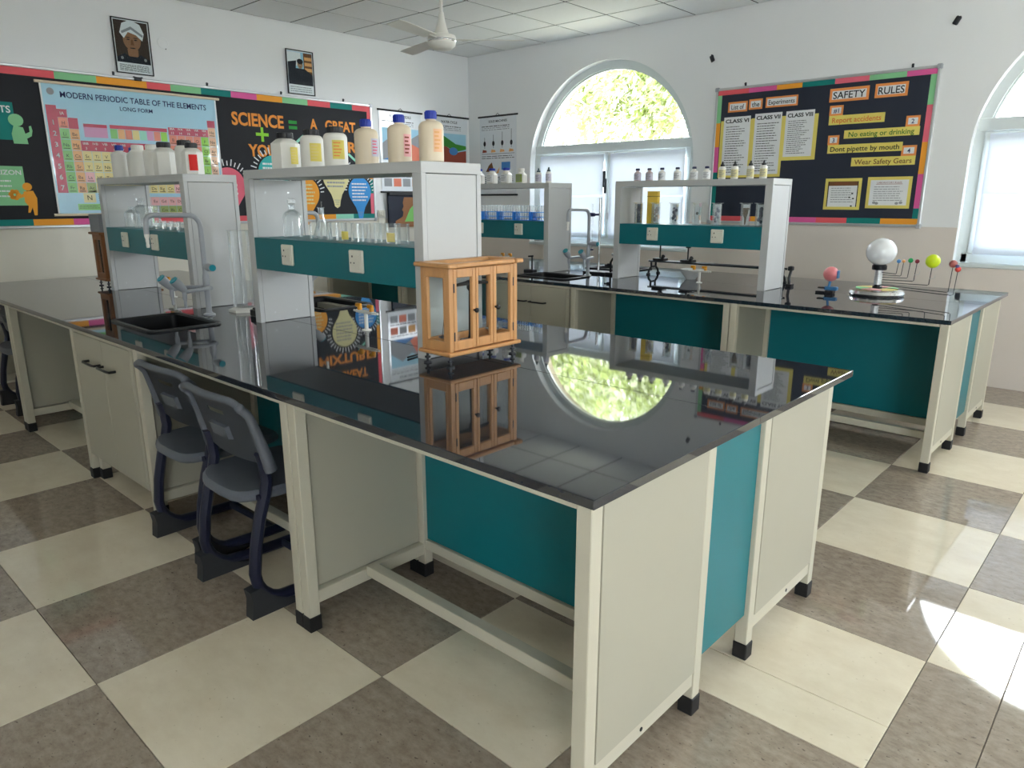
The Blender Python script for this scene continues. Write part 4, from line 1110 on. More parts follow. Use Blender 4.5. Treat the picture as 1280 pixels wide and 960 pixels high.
sign('rule_sign', 'yellow strip reading No eating or drinking', -2.209, -1.646, 1.89, 1.955, 'No eating or drinking', 'yellow', None, 'greenink', .04, .49, 0, .0195)
sign('rule_sign', 'yellow strip reading Dont pipette by mouth', -2.33, -1.754, 1.777, 1.845, "Dont pipette by mouth", 'yellow', None, 'black', .04, .53, 0, .0195)
sign('rule_sign', 'yellow strip reading Wear Safety Gears', -2.128, -1.65, 1.669, 1.737, 'Wear Safety Gears', 'yellow', None, 'brown', .04, .43, 0, .0195)


def list_sheet(label, title, yu0, yu1, yv0, yv1, su0, su1, sv0, sv1, seed, n):
    t = wthing('list_sheet', label, 'paper', 'back', (su0 + su1) / 2, yv0, n, 'experiment lists on the safety board'); c = (su0 + su1) / 2
    MB().bx(yu0 - c, yu1 - c, 0, yv1 - yv0, 0, .001).obj('yellow_mount', P['yellow'], t, smooth=False)
    MB().bx(su0 - c, su1 - c, sv0 - yv0, sv1 - yv0, .001, .002).obj('sheet', P['white'], t, smooth=False)
    b = MB(); b.text(title, 0, sv1 - yv0 - .035, .0023, h=.032, w=(su1 - su0) * .88, bold=.03)
    lines_of_text(b, su0 - c + .025, su1 - c - .02, sv0 - yv0 + .02, sv1 - yv0 - .075, 20 if seed < 9 else 17, .0023, .28, seed, fill=.55); b.obj('printed_text', P['black'], t, smooth=False)


list_sheet('experiment list headed CLASS VI on yellow mount', 'CLASS VI', -3.315, -3.02, 1.60, 2.10, -3.285, -3.03, 1.62, 2.13, 1, .0178)
list_sheet('experiment list headed CLASS VII on yellow mount', 'CLASS VII', -3.02, -2.722, 1.60, 2.105, -2.99, -2.745, 1.625, 2.14, 2, .0180)
list_sheet('experiment list headed CLASS VIII on yellow mount', 'CLASS VIII', -2.722, -2.432, 1.735, 2.105, -2.71, -2.465, 1.765, 2.14, 9, .0182)


def framed_notice(label, u0, u1, v0, v1, dark):
    t = wthing('notice_sheet', label, 'paper', 'back', (u0 + u1) / 2, v0, .0178, 'printed notices on yellow mounts'); W_ = u1 - u0; H_ = v1 - v0
    MB().bx(-W_ / 2, W_ / 2, 0, H_, 0, .001).obj('yellow_mount', P['yellow'], t, smooth=False)
    k = .024; q = MB(); q.bx(-W_ / 2 + k, W_ / 2 - k, k, H_ - k, .001, .002, 0, 0)
    ms = [P['white'], P['black'], P['redbrown'], P['grey'], P['brown'], P['cream']]
    a = W_ / 2 - k
    if dark:
        q.rect(-a, a, H_ - k - .035, H_ - k, .0023, 4); q.text('SAFETY FIRST', -.01, H_ - k - .018, .0026, h=.014, w=a, mi=2); q.rect(-a, -a + .008, k, H_ - k, .0023, 1); q.rect(a - .008, a, k, H_ - k, .0023, 1)
        for x, y in ((.08, .13), (.06, .1), (.09, .09), (.08, .03)): q.prism(ell(x, y, .009, .006, 8), .0022, .0027, 1)
    else:
        q.text('LABORATORY RULES', 0, H_ - k - .02, .0026, h=.014, w=a * 1.3, mi=2); q.rect(-a * .7, a * .7, H_ - k - .034, H_ - k - .031, .0024, 2)
        for x, y in ((-.1, .045), (-.08, .04), (.07, .04), (.1, .045)): q.prism(ell(x, y, .014, .011, 8), .0022, .0027, 3)
    lines_of_text(q, -a + .03, a - .03, k + .03, H_ - k - .045, 7, .0024, .3, 3, 3)
    q.obj('notice', ms, t, smooth=False)


framed_notice('smaller notice with a dark red header on a yellow mount', -2.318, -2.025, 1.322, 1.575, True)
framed_notice('wider white notice on a yellow mount at the lower right of the safety board', -1.981, -1.65, 1.335, 1.581, False)
for lab, u, v, r in (('small dark wall clip above the left corner of the safety board', -3.453, 2.652, .4), ('small dark wall clip high above the right end of the safety board', -1.498, 2.679, -.5)):
    t = wthing('wall_clip', lab, 'clip', 'back', u, v, 0, 'dark wall clips', r)
    MB().bx(-.02, .02, -.03, .03, 0, .013, .006).obj('body', M_steel, t); MB().tube([(0, .01, .012), (.012, .032, .016)], .006, 8).obj('hook', M_steel, t)


# ================================================================== THINGS ON THE BENCHES
ZS = ZT + .413        # shelf board of the shelf units
ZU = ZT + .72         # their top


def balance_case(label, x0, x1, y0, y1, wood, door_side=1, contents=True):
    """glazed wooden balance case on levelling feet; doors on the +x face"""
    t = thing('balance_case', label, 'display case', ((x0 + x1) / 2, (y0 + y1) / 2, ZT), group='glazed wooden balance cases'); hx, hy = (x1 - x0) / 2, (y1 - y0) / 2
    z0, z1 = .042, .355; p = .021
    MB().bx(-hx, hx, -hy, hy, z0, z0 + .014, .004).obj('base_board', wood, t)
    f = MB(); ix, iy = hx - .012, hy - .012
    for sx in (-1, 1):
        for sy in (-1, 1): f.bx(sx * ix, sx * (ix - p), sy * iy, sy * (iy - p), z0 + .014, z1, .002)
    for sy in (-1, 1):
        f.bx(-ix + p, ix - p, sy * iy, sy * (iy - .016), z0 + .014, z0 + .05, .002).bx(-ix + p, ix - p, sy * iy, sy * (iy - .016), z1 - .035, z1, .002)
        f.bx(-ix + p, -ix + p + .012, sy * iy, sy * (iy - .016), z0 + .05, z1 - .035, .002).bx(ix - p, ix - p - .012, sy * iy, sy * (iy - .016), z0 + .05, z1 - .035, .002)
    f.bx(-ix, -ix + .016, -iy + p, iy - p, z0 + .014, z0 + .05, .002).bx(-ix, -ix + .016, -iy + p, iy - p, z1 - .035, z1, .002)
    f.obj('frame', wood, t)
    tp = MB(); o_ = .018; w_ = .038
    tp.bx(-hx - o_ + .01, hx + o_ - .01, -hy - .004, -hy + w_, z1, z1 + .016, .004).bx(-hx - o_ + .01, hx + o_ - .01, hy - w_, hy + .004, z1, z1 + .016, .004)
    tp.bx(-hx - .002, -hx + w_, -hy + w_, hy - w_, z1, z1 + .016, .004).bx(hx - w_, hx + .002, -hy + w_, hy - w_, z1, z1 + .016, .004)
    tp.obj('top_frame', wood, t)
    MB().bx(-hx + w_, hx - w_, -hy + w_, hy - w_, z1 + .002, z1 + .005).obj('top_pane', M_case, t)
    for sy in (-1, 1): MB().bx(-ix + p + .014, ix - p - .014, sy * (iy - .007), sy * (iy - .010), z0 + .046, z1 - .031).obj('side_pane', M_case, t)
    MB().bx(-ix + .006, -ix + .009, -iy + p, iy - p, z0 + .05, z1 - .035).obj('back_pane', M_case, t)
    # front: fixed centre plus two doors
    W2 = iy - p
    for a, e, nm in ((-W2, -.045, 'door'), (.045, W2, 'door')):
        d = MB(); s_ = .018; X1 = ix; X0 = ix - .016
        d.bx(X0, X1, a + .001, a + s_, z0 + .018, z1 - .003, .002).bx(X0, X1, e - s_, e - .001, z0 + .018, z1 - .003, .002)
        d.bx(X0, X1, a + s_, e - s_, z0 + .018, z0 + .052, .002).bx(X0, X1, a + s_, e - s_, z1 - .035, z1 - .003, .002)
        do = d.obj('door', wood, t)
        MB().bx(X1 - .01, X1 - .007, a + s_ - .004, e - s_ + .004, z0 + .048, z1 - .031).obj('door_pane', M_case, do)
        ky = e - .011 if a < 0 else a + .011
        k = MB(); k.T = Matrix.Translation((X1, ky, (z0 + z1) / 2)) @ Matrix.Rotation(pi / 2, 4, 'Y'); k.lathe([(.004, 0), (.004, .006), (.009, .012), (.009, .017), (.005, .02)], 12); k.obj('knob', M_black, do)
        hs = MB()
        for zz in (z0 + .07, z1 - .07): hs.bx(X1 - .001, X1 + .002, (a + .001 if a < 0 else e - .005), (a + .005 if a < 0 else e - .001), zz - .016, zz + .016)
        hs.obj('hinge', M_steel, do)
    c = MB(); X1 = ix; X0 = ix - .016
    c.bx(X0, X1, -.044, -.031, z0 + .018, z1 - .003, .002).bx(X0, X1, .031, .044, z0 + .018, z1 - .003, .002).bx(X0, X1, -.031, .031, z0 + .018, z0 + .052, .002).bx(X0, X1, -.031, .031, z1 - .035, z1 - .003, .002)
    co = c.obj('centre_frame', wood, t)
    MB().bx(X1 - .01, X1 - .007, -.03, .03, z0 + .048, z1 - .031).obj('centre_pane', M_case, co)
    for sx in (-1, 1):
        for sy in (-1, 1):
            MB().lathe([(.015, 0), (.015, .005), (.005, .007), (.005, .018), (.011, .019), (.011, .025), (.005, .026), (.005, .042)], 14).obj('levelling_foot', M_steel, t, (sx * (hx - .025), sy * (hy - .025), 0))
    if contents:   # beam balance inside
        q = thing('beam_balance', 'dark beam balance standing inside the ' + ('pine' if wood is M_wood else 'brown') + ' glazed case', 'balance', ((x0 + x1) / 2, (y0 + y1) / 2, ZT + z0 + .014), group='beam balances')
        MB().bx(-.03, .03, -.035, .035, 0, .02, .004).obj('foot', M_steel, q)
        MB().lathe([(.012, .02), (.009, .04), (.007, .2), (.014, .21), (.014, .24)], 12).obj('pillar', M_steel, q)
        MB().tube([(.0, -.12, .222), (0, -.06, .228), (0, 0, .232), (0, .06, .228), (0, .12, .222)], [.004, .006, .01, .006, .004], 8).obj('beam', M_steel, q)
        for sy in (-1, 1):
            pn = MB().lathe([(.001, 0), (.03, .002), (.034, .008), (.032, .008), (.028, .004), (.001, .003)], 18, (0, sy * .12, .035)).obj('pan', M_chrome, q)
            MB().tube([(0, sy * .12, .22), (-.028, sy * .12, .043)], .0012, 5).tube([(0, sy * .12, .22), (.028, sy * .12, .043)], .0012, 5).obj('pan_wire', M_steel, pn)
    return t


balance_case('pine glazed balance case with two black knobs, standing at the tall shelf end', -2.021, -1.846, 1.685, 2.065, M_wood)
balance_case('brown glazed balance case partly hidden behind the left shelf unit', -5.60, -5.405, 1.76, 2.14, M_wood2)
tag(MB().bx(-.095, .09, -.18, .14, 0, .12, .004).bx(-.096, .091, -.181, .141, .085, .12, .004).obj('storage_box', mat('grey_card', S(140, 145, 150), .6), loc=(-5.50, 1.95, ZT + .371)), 'grey storage box on top of the brown balance case', 'box')


# ---- bottles
def bottle(name, label, x, y, z, kind, h, r, body, cap, group, lab=None, rotz=0):
    t = thing(name, label, 'bottle', (x, y, z), rotz, group)
    n = 24; ch_ = h * .16
    if kind == 'hex':
        b = MB(); bb = h * .70; b.lathe([(r * .96, 0), (r, .006), (r, bb), (r * .62, bb + h * .12), (r * .5, bb + h * .13), (r * .5, h - ch_ * .9)], 6); b.obj('body', body, t)
        rc = r * .56
    elif kind == 'square':
        b = MB(); bb = h * .66; b.bx(-r, r, -r * .72, r * .72, 0, bb, r * .25); b.lathe([(r * .72, bb - .004), (r * .66, bb + h * .07), (r * .5, bb + h * .1), (r * .5, h - ch_ * .9)], 16); b.obj('body', body, t)
        rc = r * .58
    elif kind == 'dropper':
        MB().lathe([(r * .9, 0), (r, .004), (r, h * .66), (r * .8, h * .72), (r * .4, h * .74), (r * .4, h * .78)], n).obj('body', body, t)
        MB().lathe([(r * .6, h * .74), (r * .6, h * .84), (r * .35, h * .87), (r * .22, h), (r * .05, h + .002)], 14).obj('cap', cap, t); rc = None
    else:
        sh = {'round': .70, 'wide': .74, 'small': .62}[kind]; nk = {'round': .40, 'wide': .62, 'small': .46}[kind]
        prof = [(r * .9, 0), (r, .005), (r, h * sh * .98)]
        prof += [(r * (nk + (1 - nk) * cos(a)), h * (sh - .02 + (.13) * sin(a))) for a in [pi / 2 * k / 5 for k in range(1, 6)]] + [(r * nk, h - ch_ * .8)]
        MB().lathe(prof, n).obj('body', body, t); rc = r * (nk + .06)
    if rc:
        b = MB().lathe([(rc, h - ch_), (rc * 1.03, h - ch_ * .9), (rc * 1.0, h - ch_ * .1), (rc * .92, h), (rc * .6, h)], 18)
        for k in range(18):
            a = 2 * pi * k / 18; b.bx(rc * 1.0 * cos(a) - .0012, rc * 1.0 * cos(a) + .0012, rc * sin(a) - .0012, rc * sin(a) + .0012, h - ch_ * .9, h - ch_ * .15)
        b.obj('cap', cap, t)
    if lab:   # wrapped paper label facing the room
        colour, v0, v1, span, centre = lab[:5]; rr = r + .0008; k = 8; q = MB(); v = []
        if kind in ('hex',): rr = r * 1.0
        for i in range(k + 1):
            a = radians(centre - span / 2 + span * i / k); v += [(rr * cos(a), rr * sin(a), h * v0), (rr * cos(a), rr * sin(a), h * v1)]
        if kind == 'square':
            q.bx(-r * .8, r * .8, -r * .72 - .0012, -r * .72, h * v0, h * v1); lo = q.obj('label', P[colour], t, smooth=False)
            q2 = MB()
            for j in range(4): q2.bx(-r * .65, r * (.2 + .12 * (j % 3)), -r * .72 - .0018, -r * .72 - .0012, h * (v0 + (v1 - v0) * (.2 + .2 * j)), h * (v0 + (v1 - v0) * (.27 + .2 * j)))
            q2.obj('label_print', P['grey'], lo, smooth=False)
        else:
            q.add(v, [(2 * i, 2 * i + 2, 2 * i + 3, 2 * i + 1) for i in range(k)]); lo = q.obj('label', P[colour], t)
            if len(lab) > 5:
                q2 = MB(); R2 = rr + .0006
                for j in range(5):
                    zz = h * (v0 + (v1 - v0) * (.14 + .17 * j)); v = []; s2 = span * (.45 + .1 * (j % 3))
                    for i in range(5):
                        a = radians(centre - span * .4 + s2 * i / 4); v += [(R2 * cos(a), R2 * sin(a), zz), (R2 * cos(a), R2 * sin(a), zz + h * (v1 - v0) * .07)]
                    q2.add(v, [(2 * i, 2 * i + 2, 2 * i + 3, 2 * i + 1) for i in range(4)])
                q2.obj('label_print', P[lab[5]], lo)
    return t


G2 = 'big bottles on the tall shelf'
bottle('chemical_bottle', 'hexagonal white jug with black cap, leftmost on the tall shelf', -3.13, 1.86, ZU, 'hex', .165, .066, M_white, M_black, G2, ('yellow', .15, .6, 34, -6, 'pale'), radians(10))
bottle('chemical_bottle', 'white bottle with black cap and yellow label beside the hexagonal jug', -2.91, 1.86, ZU, 'wide', .165, .050, M_white, M_black, G2, ('yellow', .18, .64, 60, -14, 'pale'))
bottle('chemical_bottle', 'white black-capped bottle with yellow label, third on the tall shelf', -2.73, 1.86, ZU, 'wide', .165, .050, M_white, M_black, G2, ('yellow', .2, .66, 60, -20, 'signor'))
bottle('chemical_bottle', 'cream bottle with blue cap and white pink label, fourth on the tall shelf', -2.512, 1.86, ZU, 'round', .18, .048, M_cream, M_blue, G2, ('lavender', .2, .58, 50, 12, 'rose'))
bottle('chemical_bottle', 'cream bottle with blue cap and pink label, fifth on the tall shelf', -2.30, 1.86, ZU, 'round', .182, .046, M_cream, M_blue, G2, ('palepink', .15, .6, 46, 4, 'redbrown'))
bottle('chemical_bottle', 'cream bottle with blue cap and tan label, rightmost on the tall shelf', -2.115, 1.86, ZU, 'round', .182, .046, M_cream, M_blue, G2, ('paleor', .2, .64, 46, -8, 'tan'))
G1 = 'white bottles on the left shelf'
bottle('chemical_bottle', 'slim white bottle with blue cap, first on the left shelf', -5.14, 1.86, ZU, 'round', .205, .052, M_white, M_blue, G1)
bottle('chemical_bottle', 'shorter white bottle with low blue cap, second on the left shelf', -4.985, 1.90, ZU, 'wide', .185, .055, M_white, M_blue, G1)
bottle('chemical_bottle', 'white bottle with white cap, third on the left shelf', -4.82, 1.85, ZU, 'wide', .19, .05, M_white, M_white, G1)
bottle('chemical_bottle', 'squat white bottle with white cap, fourth on the left shelf', -4.65, 1.87, ZU, 'wide', .185, .054, M_white, M_white, G1)
bottle('chemical_bottle', 'broad hexagonal white bottle with black cap, fifth on the left shelf', -4.46, 1.86, ZU, 'hex', .19, .066, M_white, M_black, G1)
bottle('chemical_bottle', 'tall white bottle with black cap, sixth on the left shelf', -4.235, 1.88, ZU, 'wide', .19, .052, M_white, M_black, G1)
bottle('chemical_bottle', 'white bottle with black cap and red label, last on the left shelf', -4.06, 1.84, ZU, 'hex', .165, .056, M_white, M_black, G1, ('redlab', .12, .62, 45, -20))
G4 = 'small bottles on the specimen jar shelf'
ordn = ['first', 'second', 'third', 'fourth', 'fifth', 'sixth']
for k, x in enumerate([-3.095, -2.993, -2.886, -2.759, -2.626, -2.528]):
    bottle('reagent_bottle', '%s navy-capped small bottle from the left on the jar shelf' % ordn[k], x, 4.76, ZU, 'small', .092, .026, mat('pinkish_plastic', S(196, 178, 176), .5) if k < 2 else M_white, M_navycap, G4, ('lavender' if k < 2 else 'white', .1, .6, 150, -70, 'grey'))
for k, x in enumerate([-2.413, -2.322, -2.21, -2.119]):
    bottle('dropper_bottle', '%s black-tipped dropper bottle %s on the jar shelf' % (('first', 'second', 'third', 'last')[k], ('after the navy caps', 'after the navy caps', 'counting rightward', 'at the right end')[k]), x, 4.76, ZU, 'dropper', .118, .024, M_white, M_black, G4, ('cream', .12, .55, 140, -70, 'grey'))
G3 = 'bottles on the test tube shelf'
for k, x in enumerate([-4.773, -4.612, -4.439]):
    bottle('chemical_bottle', 'white square bottle with blue cap, %s on the test tube shelf' % ('leftmost', 'second', 'third')[k], x, 4.76, ZU, 'square', .135, .047, M_white, M_blue, G3, ('white', .12, .6, 0, 0))
bottle('chemical_bottle', 'white-capped bottle with green label on the test tube shelf', -4.263, 4.76, ZU, 'square', .125, .045, M_white, M_white, G3, ('olive', .1, .62, 0, 0))
bottle('dropper_bottle', 'slim dropper bottle with dark tip, second from right on the test tube shelf', -4.07, 4.76, ZU, 'dropper', .12, .026, M_white, mat('tip_slate', S(50, 72, 82), .4), G3, ('lavender', .12, .6, 140, -70, 'grey'))
bottle('dropper_bottle', 'slim dropper bottle with dark tip at the right end of the test tube shelf', -3.96, 4.76, ZU, 'dropper', .125, .025, M_white, mat('tip_slate', S(50, 72, 82), .4), G3, ('lavender', .12, .6, 140, -70, 'grey'))

# ---- glassware on the near shelves
G = 'clear glassware on the near shelves'


def shell(prof, th=.0022):
    """closed glass wall from an outer profile"""
    inner = [(max(r - th, .0005), z + (th if i == 0 else 0)) for i, (r, z) in enumerate(prof)]
    return prof + inner[::-1]


def beaker(label, x, y, z, h, r, lab=None):
    t = thing('beaker', label, 'beaker', (x, y, z), 0, 'glass beakers on the tall shelf')
    MB().lathe(shell([(r * .92, 0), (r, .004), (r, h - .004), (r * 1.07, h)]) + [], 20).obj('glass', M_glass, t)
    if lab:
        q = MB(); v = []
        for i in range(7):
            a = radians(-110 + 80 * i / 6); v += [((r + .0008) * cos(a), (r + .0008) * sin(a), h * .12), ((r + .0008) * cos(a), (r + .0008) * sin(a), h * .55)]
        q.add(v, [(2 * i, 2 * i + 2, 2 * i + 3, 2 * i + 1) for i in range(6)]); q.obj('label', P[lab], t)
    return t


bx_ = [-2.892, -2.821, -2.755, -2.704, -2.641, -2.587, -2.533, -2.464, -2.407, -2.343, -2.274]
for k, x in enumerate(bx_):
    lab = {4: 'yellow', 9: 'pale'}.get(k)
    beaker('glass beaker with a dark-marked yellow label on the tall shelf' if k == 4 else 'glass beaker with a plain pale yellow label on the tall shelf' if k == 9 else 'clear glass beaker, %s in the row on the tall shelf' % ('first', 'second', 'third', 'fourth', '', 'sixth', 'seventh', 'eighth', 'ninth', '', 'last')[k], x, 1.835 + .012 * (k % 2), ZS, .078 + (.004 if k > 6 else 0), .024 + (.005 if k > 6 else .002 * (k % 3)), lab)
t = thing('reagent_bottle', 'clear glass reagent bottle with stopper on the tall shelf', 'bottle', (-3.10, 1.85, ZS), group=G)
MB().lathe(shell([(.042, 0), (.045, .004), (.045, .095), (.036, .115), (.016, .128), (.016, .148), (.021, .15)]), 22).obj('glass', M_glass, t); MB().lathe([(.013, .14), (.014, .152), (.02, .158), (.02, .176), (.012, .18)], 16).obj('stopper', M_glass, t)
t = thing('conical_flask', 'clear conical flask with a rod in it beside the reagent bottle', 'flask', (-2.935, 1.90, ZS), group=G)
MB().lathe(shell([(.040, 0), (.043, .005), (.014, .10), (.014, .135), (.019, .14)]), 22).obj('glass', M_glass, t)
tag(MB().tube([(-.012, .0, .008), (.008, -.006, .165)], .0025, 8).obj('stirring_rod', M_glass, loc=(-2.925, 1.90, ZS)), 'thin glass rod leaning in the conical flask', 'rod')
for k, (x, h, r) in enumerate(((-5.06, .13, .05), (-4.90, .165, .052), (-4.73, .135, .045))):
    t = thing('glass_jar', ('shadowed squat glass jar at the left of the left shelf', 'stoppered glass bottle in the middle of the left shelf', 'tall glass jar right of the stoppered bottle on the left shelf')[k], 'jar', (x, 1.86, ZS), group='clear glass jars on the left shelf')
    MB().lathe(shell([(r * .92, 0), (r, .004), (r, h * .68), (r * .7, h * .8), (r * .4, h * .86), (r * .4, h)] if k != 2 else [(r * .92, 0), (r, .004), (r, h)]), 20).obj('glass', M_glass, t)
    if k == 1: MB().lathe([(r * .35, h - .01), (r * .5, h + .006), (r * .5, h + .02)], 14).obj('stopper', M_glass, t)
for k in range(5):
    t = thing('small_beaker', 'small empty glass beaker on the left shelf, %s from the jars' % ('first', 'second', 'third', 'fourth', 'fifth')[k], 'beaker', (-4.60 + .1 * k, 1.85, ZS), group='small beakers on the left shelf'); MB().lathe(shell([(.03, 0), (.032, .003), (.032, .05)]), 18).obj('glass', M_glass, t)
for k, (x, y, h, r) in enumerate(((-3.62, 2.0, .33, .034), (-3.70, 1.88, .43, .056))):
    t = thing('measuring_cylinder', ('narrow clear measuring cylinder behind the big gas jar', 'big clear gas jar on a white foot between the near shelves')[k], 'cylinder', (x, y, ZT), group='measuring cylinders')
    MB().lathe([(r * 1.5, 0), (r * 1.5, .012), (r, .022), (r * .6, .022)], 6).obj('foot', M_white, t); MB().lathe(shell([(r * .9, .022), (r, .03), (r, h - .004), (r * 1.12, h)]), 22).obj('glass', M_glass, t)
tag(MB().bx(-.045, .045, -.02, .02, 0, .035, .004).bx(-.03, .03, -.012, .012, .035, .045, .003).obj('rubber_block', M_black, loc=(-3.47, 1.83, ZT)), 'small black rubber block at the left foot of the tall shelf', 'block')

# ---- specimen jars on the far shelf
M_spec = [mat('specimen_%d' % i, S(*c), .8, var=.4, scale=40) for i, c in enumerate(((66, 64, 72), (172, 160, 150), (70, 76, 96), (60, 60, 62), (150, 156, 168), (120, 104, 80), (110, 112, 130)))]
M_fluid = mat('preserving_card', S(226, 232, 236), .5)
names = ('dark matted specimen', 'pale pinkish specimen', 'dark upright specimen on a white card', 'tiny black specimen', 'grey-blue specimen', 'brown branching specimen', 'dark banded specimen')
for k, x in enumerate([-3.045, -2.897, -2.743, -2.564, -2.41, -2.203, -2.099]):
    t = thing('specimen_jar', 'rectangular clear jar holding a ' + names[k], 'jar', (x, 4.72, ZS), group='specimen jars on the far shelf')
    b = MB(); w_, d_, h = .026, .018, .148
    b.bx(-w_, w_, -d_, -d_ + .002, 0, h).bx(-w_, w_, d_ - .002, d_, 0, h).bx(-w_, -w_ + .002, -d_ + .002, d_ - .002, 0, h).bx(w_ - .002, w_, -d_ + .002, d_ - .002, 0, h).bx(-w_ + .002, w_ - .002, -d_ + .002, d_ - .002, 0, .004); b.obj('glass', M_glass, t)
    MB().bx(-w_ - .009, w_ + .009, -d_ - .006, d_ + .006, h, h + .006, .001).obj('lid', M_glass, t)
    MB().bx(-w_ + .004, w_ - .004, .009, .011, .006, h - .006).obj('backing_card', M_fluid if k not in (0,) else M_spec[0], t)
    rnd = random.Random(k); s_ = MB()
    if k == 3: s_.sph((.004, 0, .08), .011, 10)
    elif k == 5:
        s_.tube([(0, 0, .01), (.002, 0, .05), (-.006, 0, .08), (-.004, 0, .12)], [.004, .008, .012, .016], 8); s_.tube([(.002, 0, .05), (.014, 0, .09), (.02, 0, .12)], [.004, .007, .008], 8)
    else:
        for j in range(7): s_.sph((rnd.uniform(-.012, .012), rnd.uniform(-.006, .004), .03 + .014 * j), rnd.uniform(.008, .015), 8)
    s_.obj('specimen', M_spec[k], t)
t = thing('yellow_carton', 'tall yellow carton leaning behind the leftmost specimen jars', 'carton', (-2.99, 4.83, ZS), radians(15)); b = MB(); b.bx(-.04, .04, -.03, .03, 0, .23, .003); b.prism([(-.04, -.03), (.04, -.03), (.04, .03), (-.04, .03)], .23, .235); b.obj('carton', mat('yellow_card', S(248, 208, 84), .6), t); MB().bx(-.041, .041, -.031, .031, .195, .2).obj('flap_line', mat('yellow_card_edge', S(170, 130, 50), .6), t)

# ---- blue racks with test tubes on the far shelf
M_rack = mat('rack_blue', S(50, 140, 225), .35)
rack0 = tube0 = None
for k, cx in enumerate((-4.775, -4.585, -4.395, -4.205, -4.01)):
    if rack0 is None:
        t = thing('test_tube_rack', 'x', 'rack', group='blue test tube racks'); rack0 = t
        MB().bx(-.088, .088, -.035, .035, 0, .006, .001).obj('base', M_rack, t)
        for zz in (.03, .068):
            b = MB()
            b.bx(-.088, .088, -.035, -.031, zz, zz + .004).bx(-.088, .088, .031, .035, zz, zz + .004).bx(-.088, .088, -.004, .004, zz, zz + .004)
            for j in range(7): b.bx(-.088 + .029 * j - (.0 if j else 0), -.083 + .0285 * j, -.031, .031, zz, zz + .004)
            b.obj('tube_plate', M_rack, t)
        for sx in (-1, 1): MB().bx(sx * .088, sx * .08, -.035, .035, .006, .074, .001).obj('end_post', M_rack, t)
    else: t = copy_tree(rack0)
    t.location = (cx, 4.735, ZS); t['label'] = 'blue plastic test tube rack, %s on the far left shelf' % ('first from the left', 'second from the left', 'third from the left', 'fourth from the left', 'rightmost')[k]
    for j in range(6):
        for r in (-1, 1):
            if tube0 is None:
                tube0 = thing('test_tube', 'clear glass test tube standing in a blue rack', 'test tube', group='test tubes in the blue racks')
                MB().lathe(shell([(.001, 0), (.005, .0015), (.0085, .008), (.0085, .118), (.0105, .12)], .0012), 12).obj('glass', M_glass, tube0); o = tube0
            else: o = copy_tree(tube0)
            o['label'] = 'clear glass test tube in the %s blue rack' % ('first', 'second', 'third', 'fourth', 'rightmost')[k]
            o.location = (cx - .0715 + .0286 * j, 4.735 + r * .0175, ZS + .0065)

# ---- far bench apparatus
t = thing('burette_stand', 'thin steel stand with a clamped burette in front of the papered window', 'stand', (-3.50, 4.86, ZT))
MB().bx(-.11, .11, -.07, .07, 0, .018, .003).obj('base', M_black, t)
MB().tube([(.0, .0, .018), (0, 0, .60)], .009, 10).obj('rod', M_chrome, t)
cl = MB().tube([(0, 0, .47), (-.05, -.02, .47)], .008, 8).bx(-.075, -.045, -.04, .0, .455, .485, .004).obj('clamp', mat('clamp_blue', S(40, 45, 90), .4), t)
bu = MB().lathe([(.001, .12), (.003, .14), (.003, .18), (.007, .2), (.007, .55), (.009, .555)], 10, (-.06, -.02, 0)).obj('burette', M_glass, t)
MB().tube([(-.075, -.02, .19), (-.045, -.02, .19)], .006, 8).bx(-.09, -.072, -.024, -.016, .18, .2, .002).obj('stopcock', mat('clamp_blue', S(40, 45, 90), .4), bu)
t = thing('retort_clamp', 'black clamp and boss head standing by the far gooseneck tap', 'clamp', (-3.36, 4.83, ZT))
b = MB(); b.bx(-.04, .04, -.025, .025, 0, .02, .004).tube([(0, 0, .02), (0, 0, .10), (.02, 0, .13), (.045, 0, .135)], .009, 8); b.bx(-.03, .0, -.014, .014, .06, .09, .004); b.obj('clamp_body', M_black, t); MB().tube([(-.03, 0, .075), (-.055, 0, .075)], .008, 8).obj('thumb_screw', M_black, t)
t = thing('instrument', 'small black instrument at the left foot of the test tube shelf end', 'instrument', (-3.93, 4.50, ZT)); MB().bx(-.05, .05, -.03, .03, 0, .03, .005).obj('foot', M_black, t); MB().tube([(.02, 0, .03), (.02, 0, .14)], .006, 8).tube([(-.02, 0, .135), (.03, 0, .14)], .007, 8).obj('upright', M_black, t)

t = thing('optical_bench', 'long black metal optical bench with uprights behind the specimen shelf', 'optical bench', (-2.62, 5.13, ZT))
MB().tube([(-.56, -.02, .105), (.56, -.02, .105)], .008, 8).obj('rail', M_steel, t); MB().tube([(-.56, .03, .105), (.56, .03, .105)], .008, 8).obj('rail', M_steel, t)
MB().bx(-.55, .55, -.01, .02, .098, .103).obj('scale', M_alu, t)
for sx in (-1, 1):
    b = MB(); x = sx * .53; b.bx(x - .012, x + .012, -.085, -.055, 0, .012, .003).bx(x - .012, x + .012, .065, .095, 0, .012, .003)
    b.tube([(x, -.07, .0095), (x, -.06, .035), (x, -.028, .06), (x, -.03, .10)], .009, 8).tube([(x, .08, .0095), (x, .07, .035), (x, .038, .06), (x, .04, .10)], .009, 8).tube([(x, -.028, .06), (x, .038, .06)], .008, 8); b.obj('end_leg', M_black, t)
for x, h in ((-.47, .10), (-.22, .09)):
    b = MB(); b.bx(x - .05, x + .05, -.035, .045, .112, .13, .004).tube([(x, 0, .13), (x, 0, .13 + h)], .006, 8); b.bx(x - .02, x + .02, -.006, .006, .13 + h, .14 + h, .002); b.tube([(x + .03, -.03, .125), (x + .06, -.05, .15)], [.008, .016], 10); b.obj('rider', M_black, t)
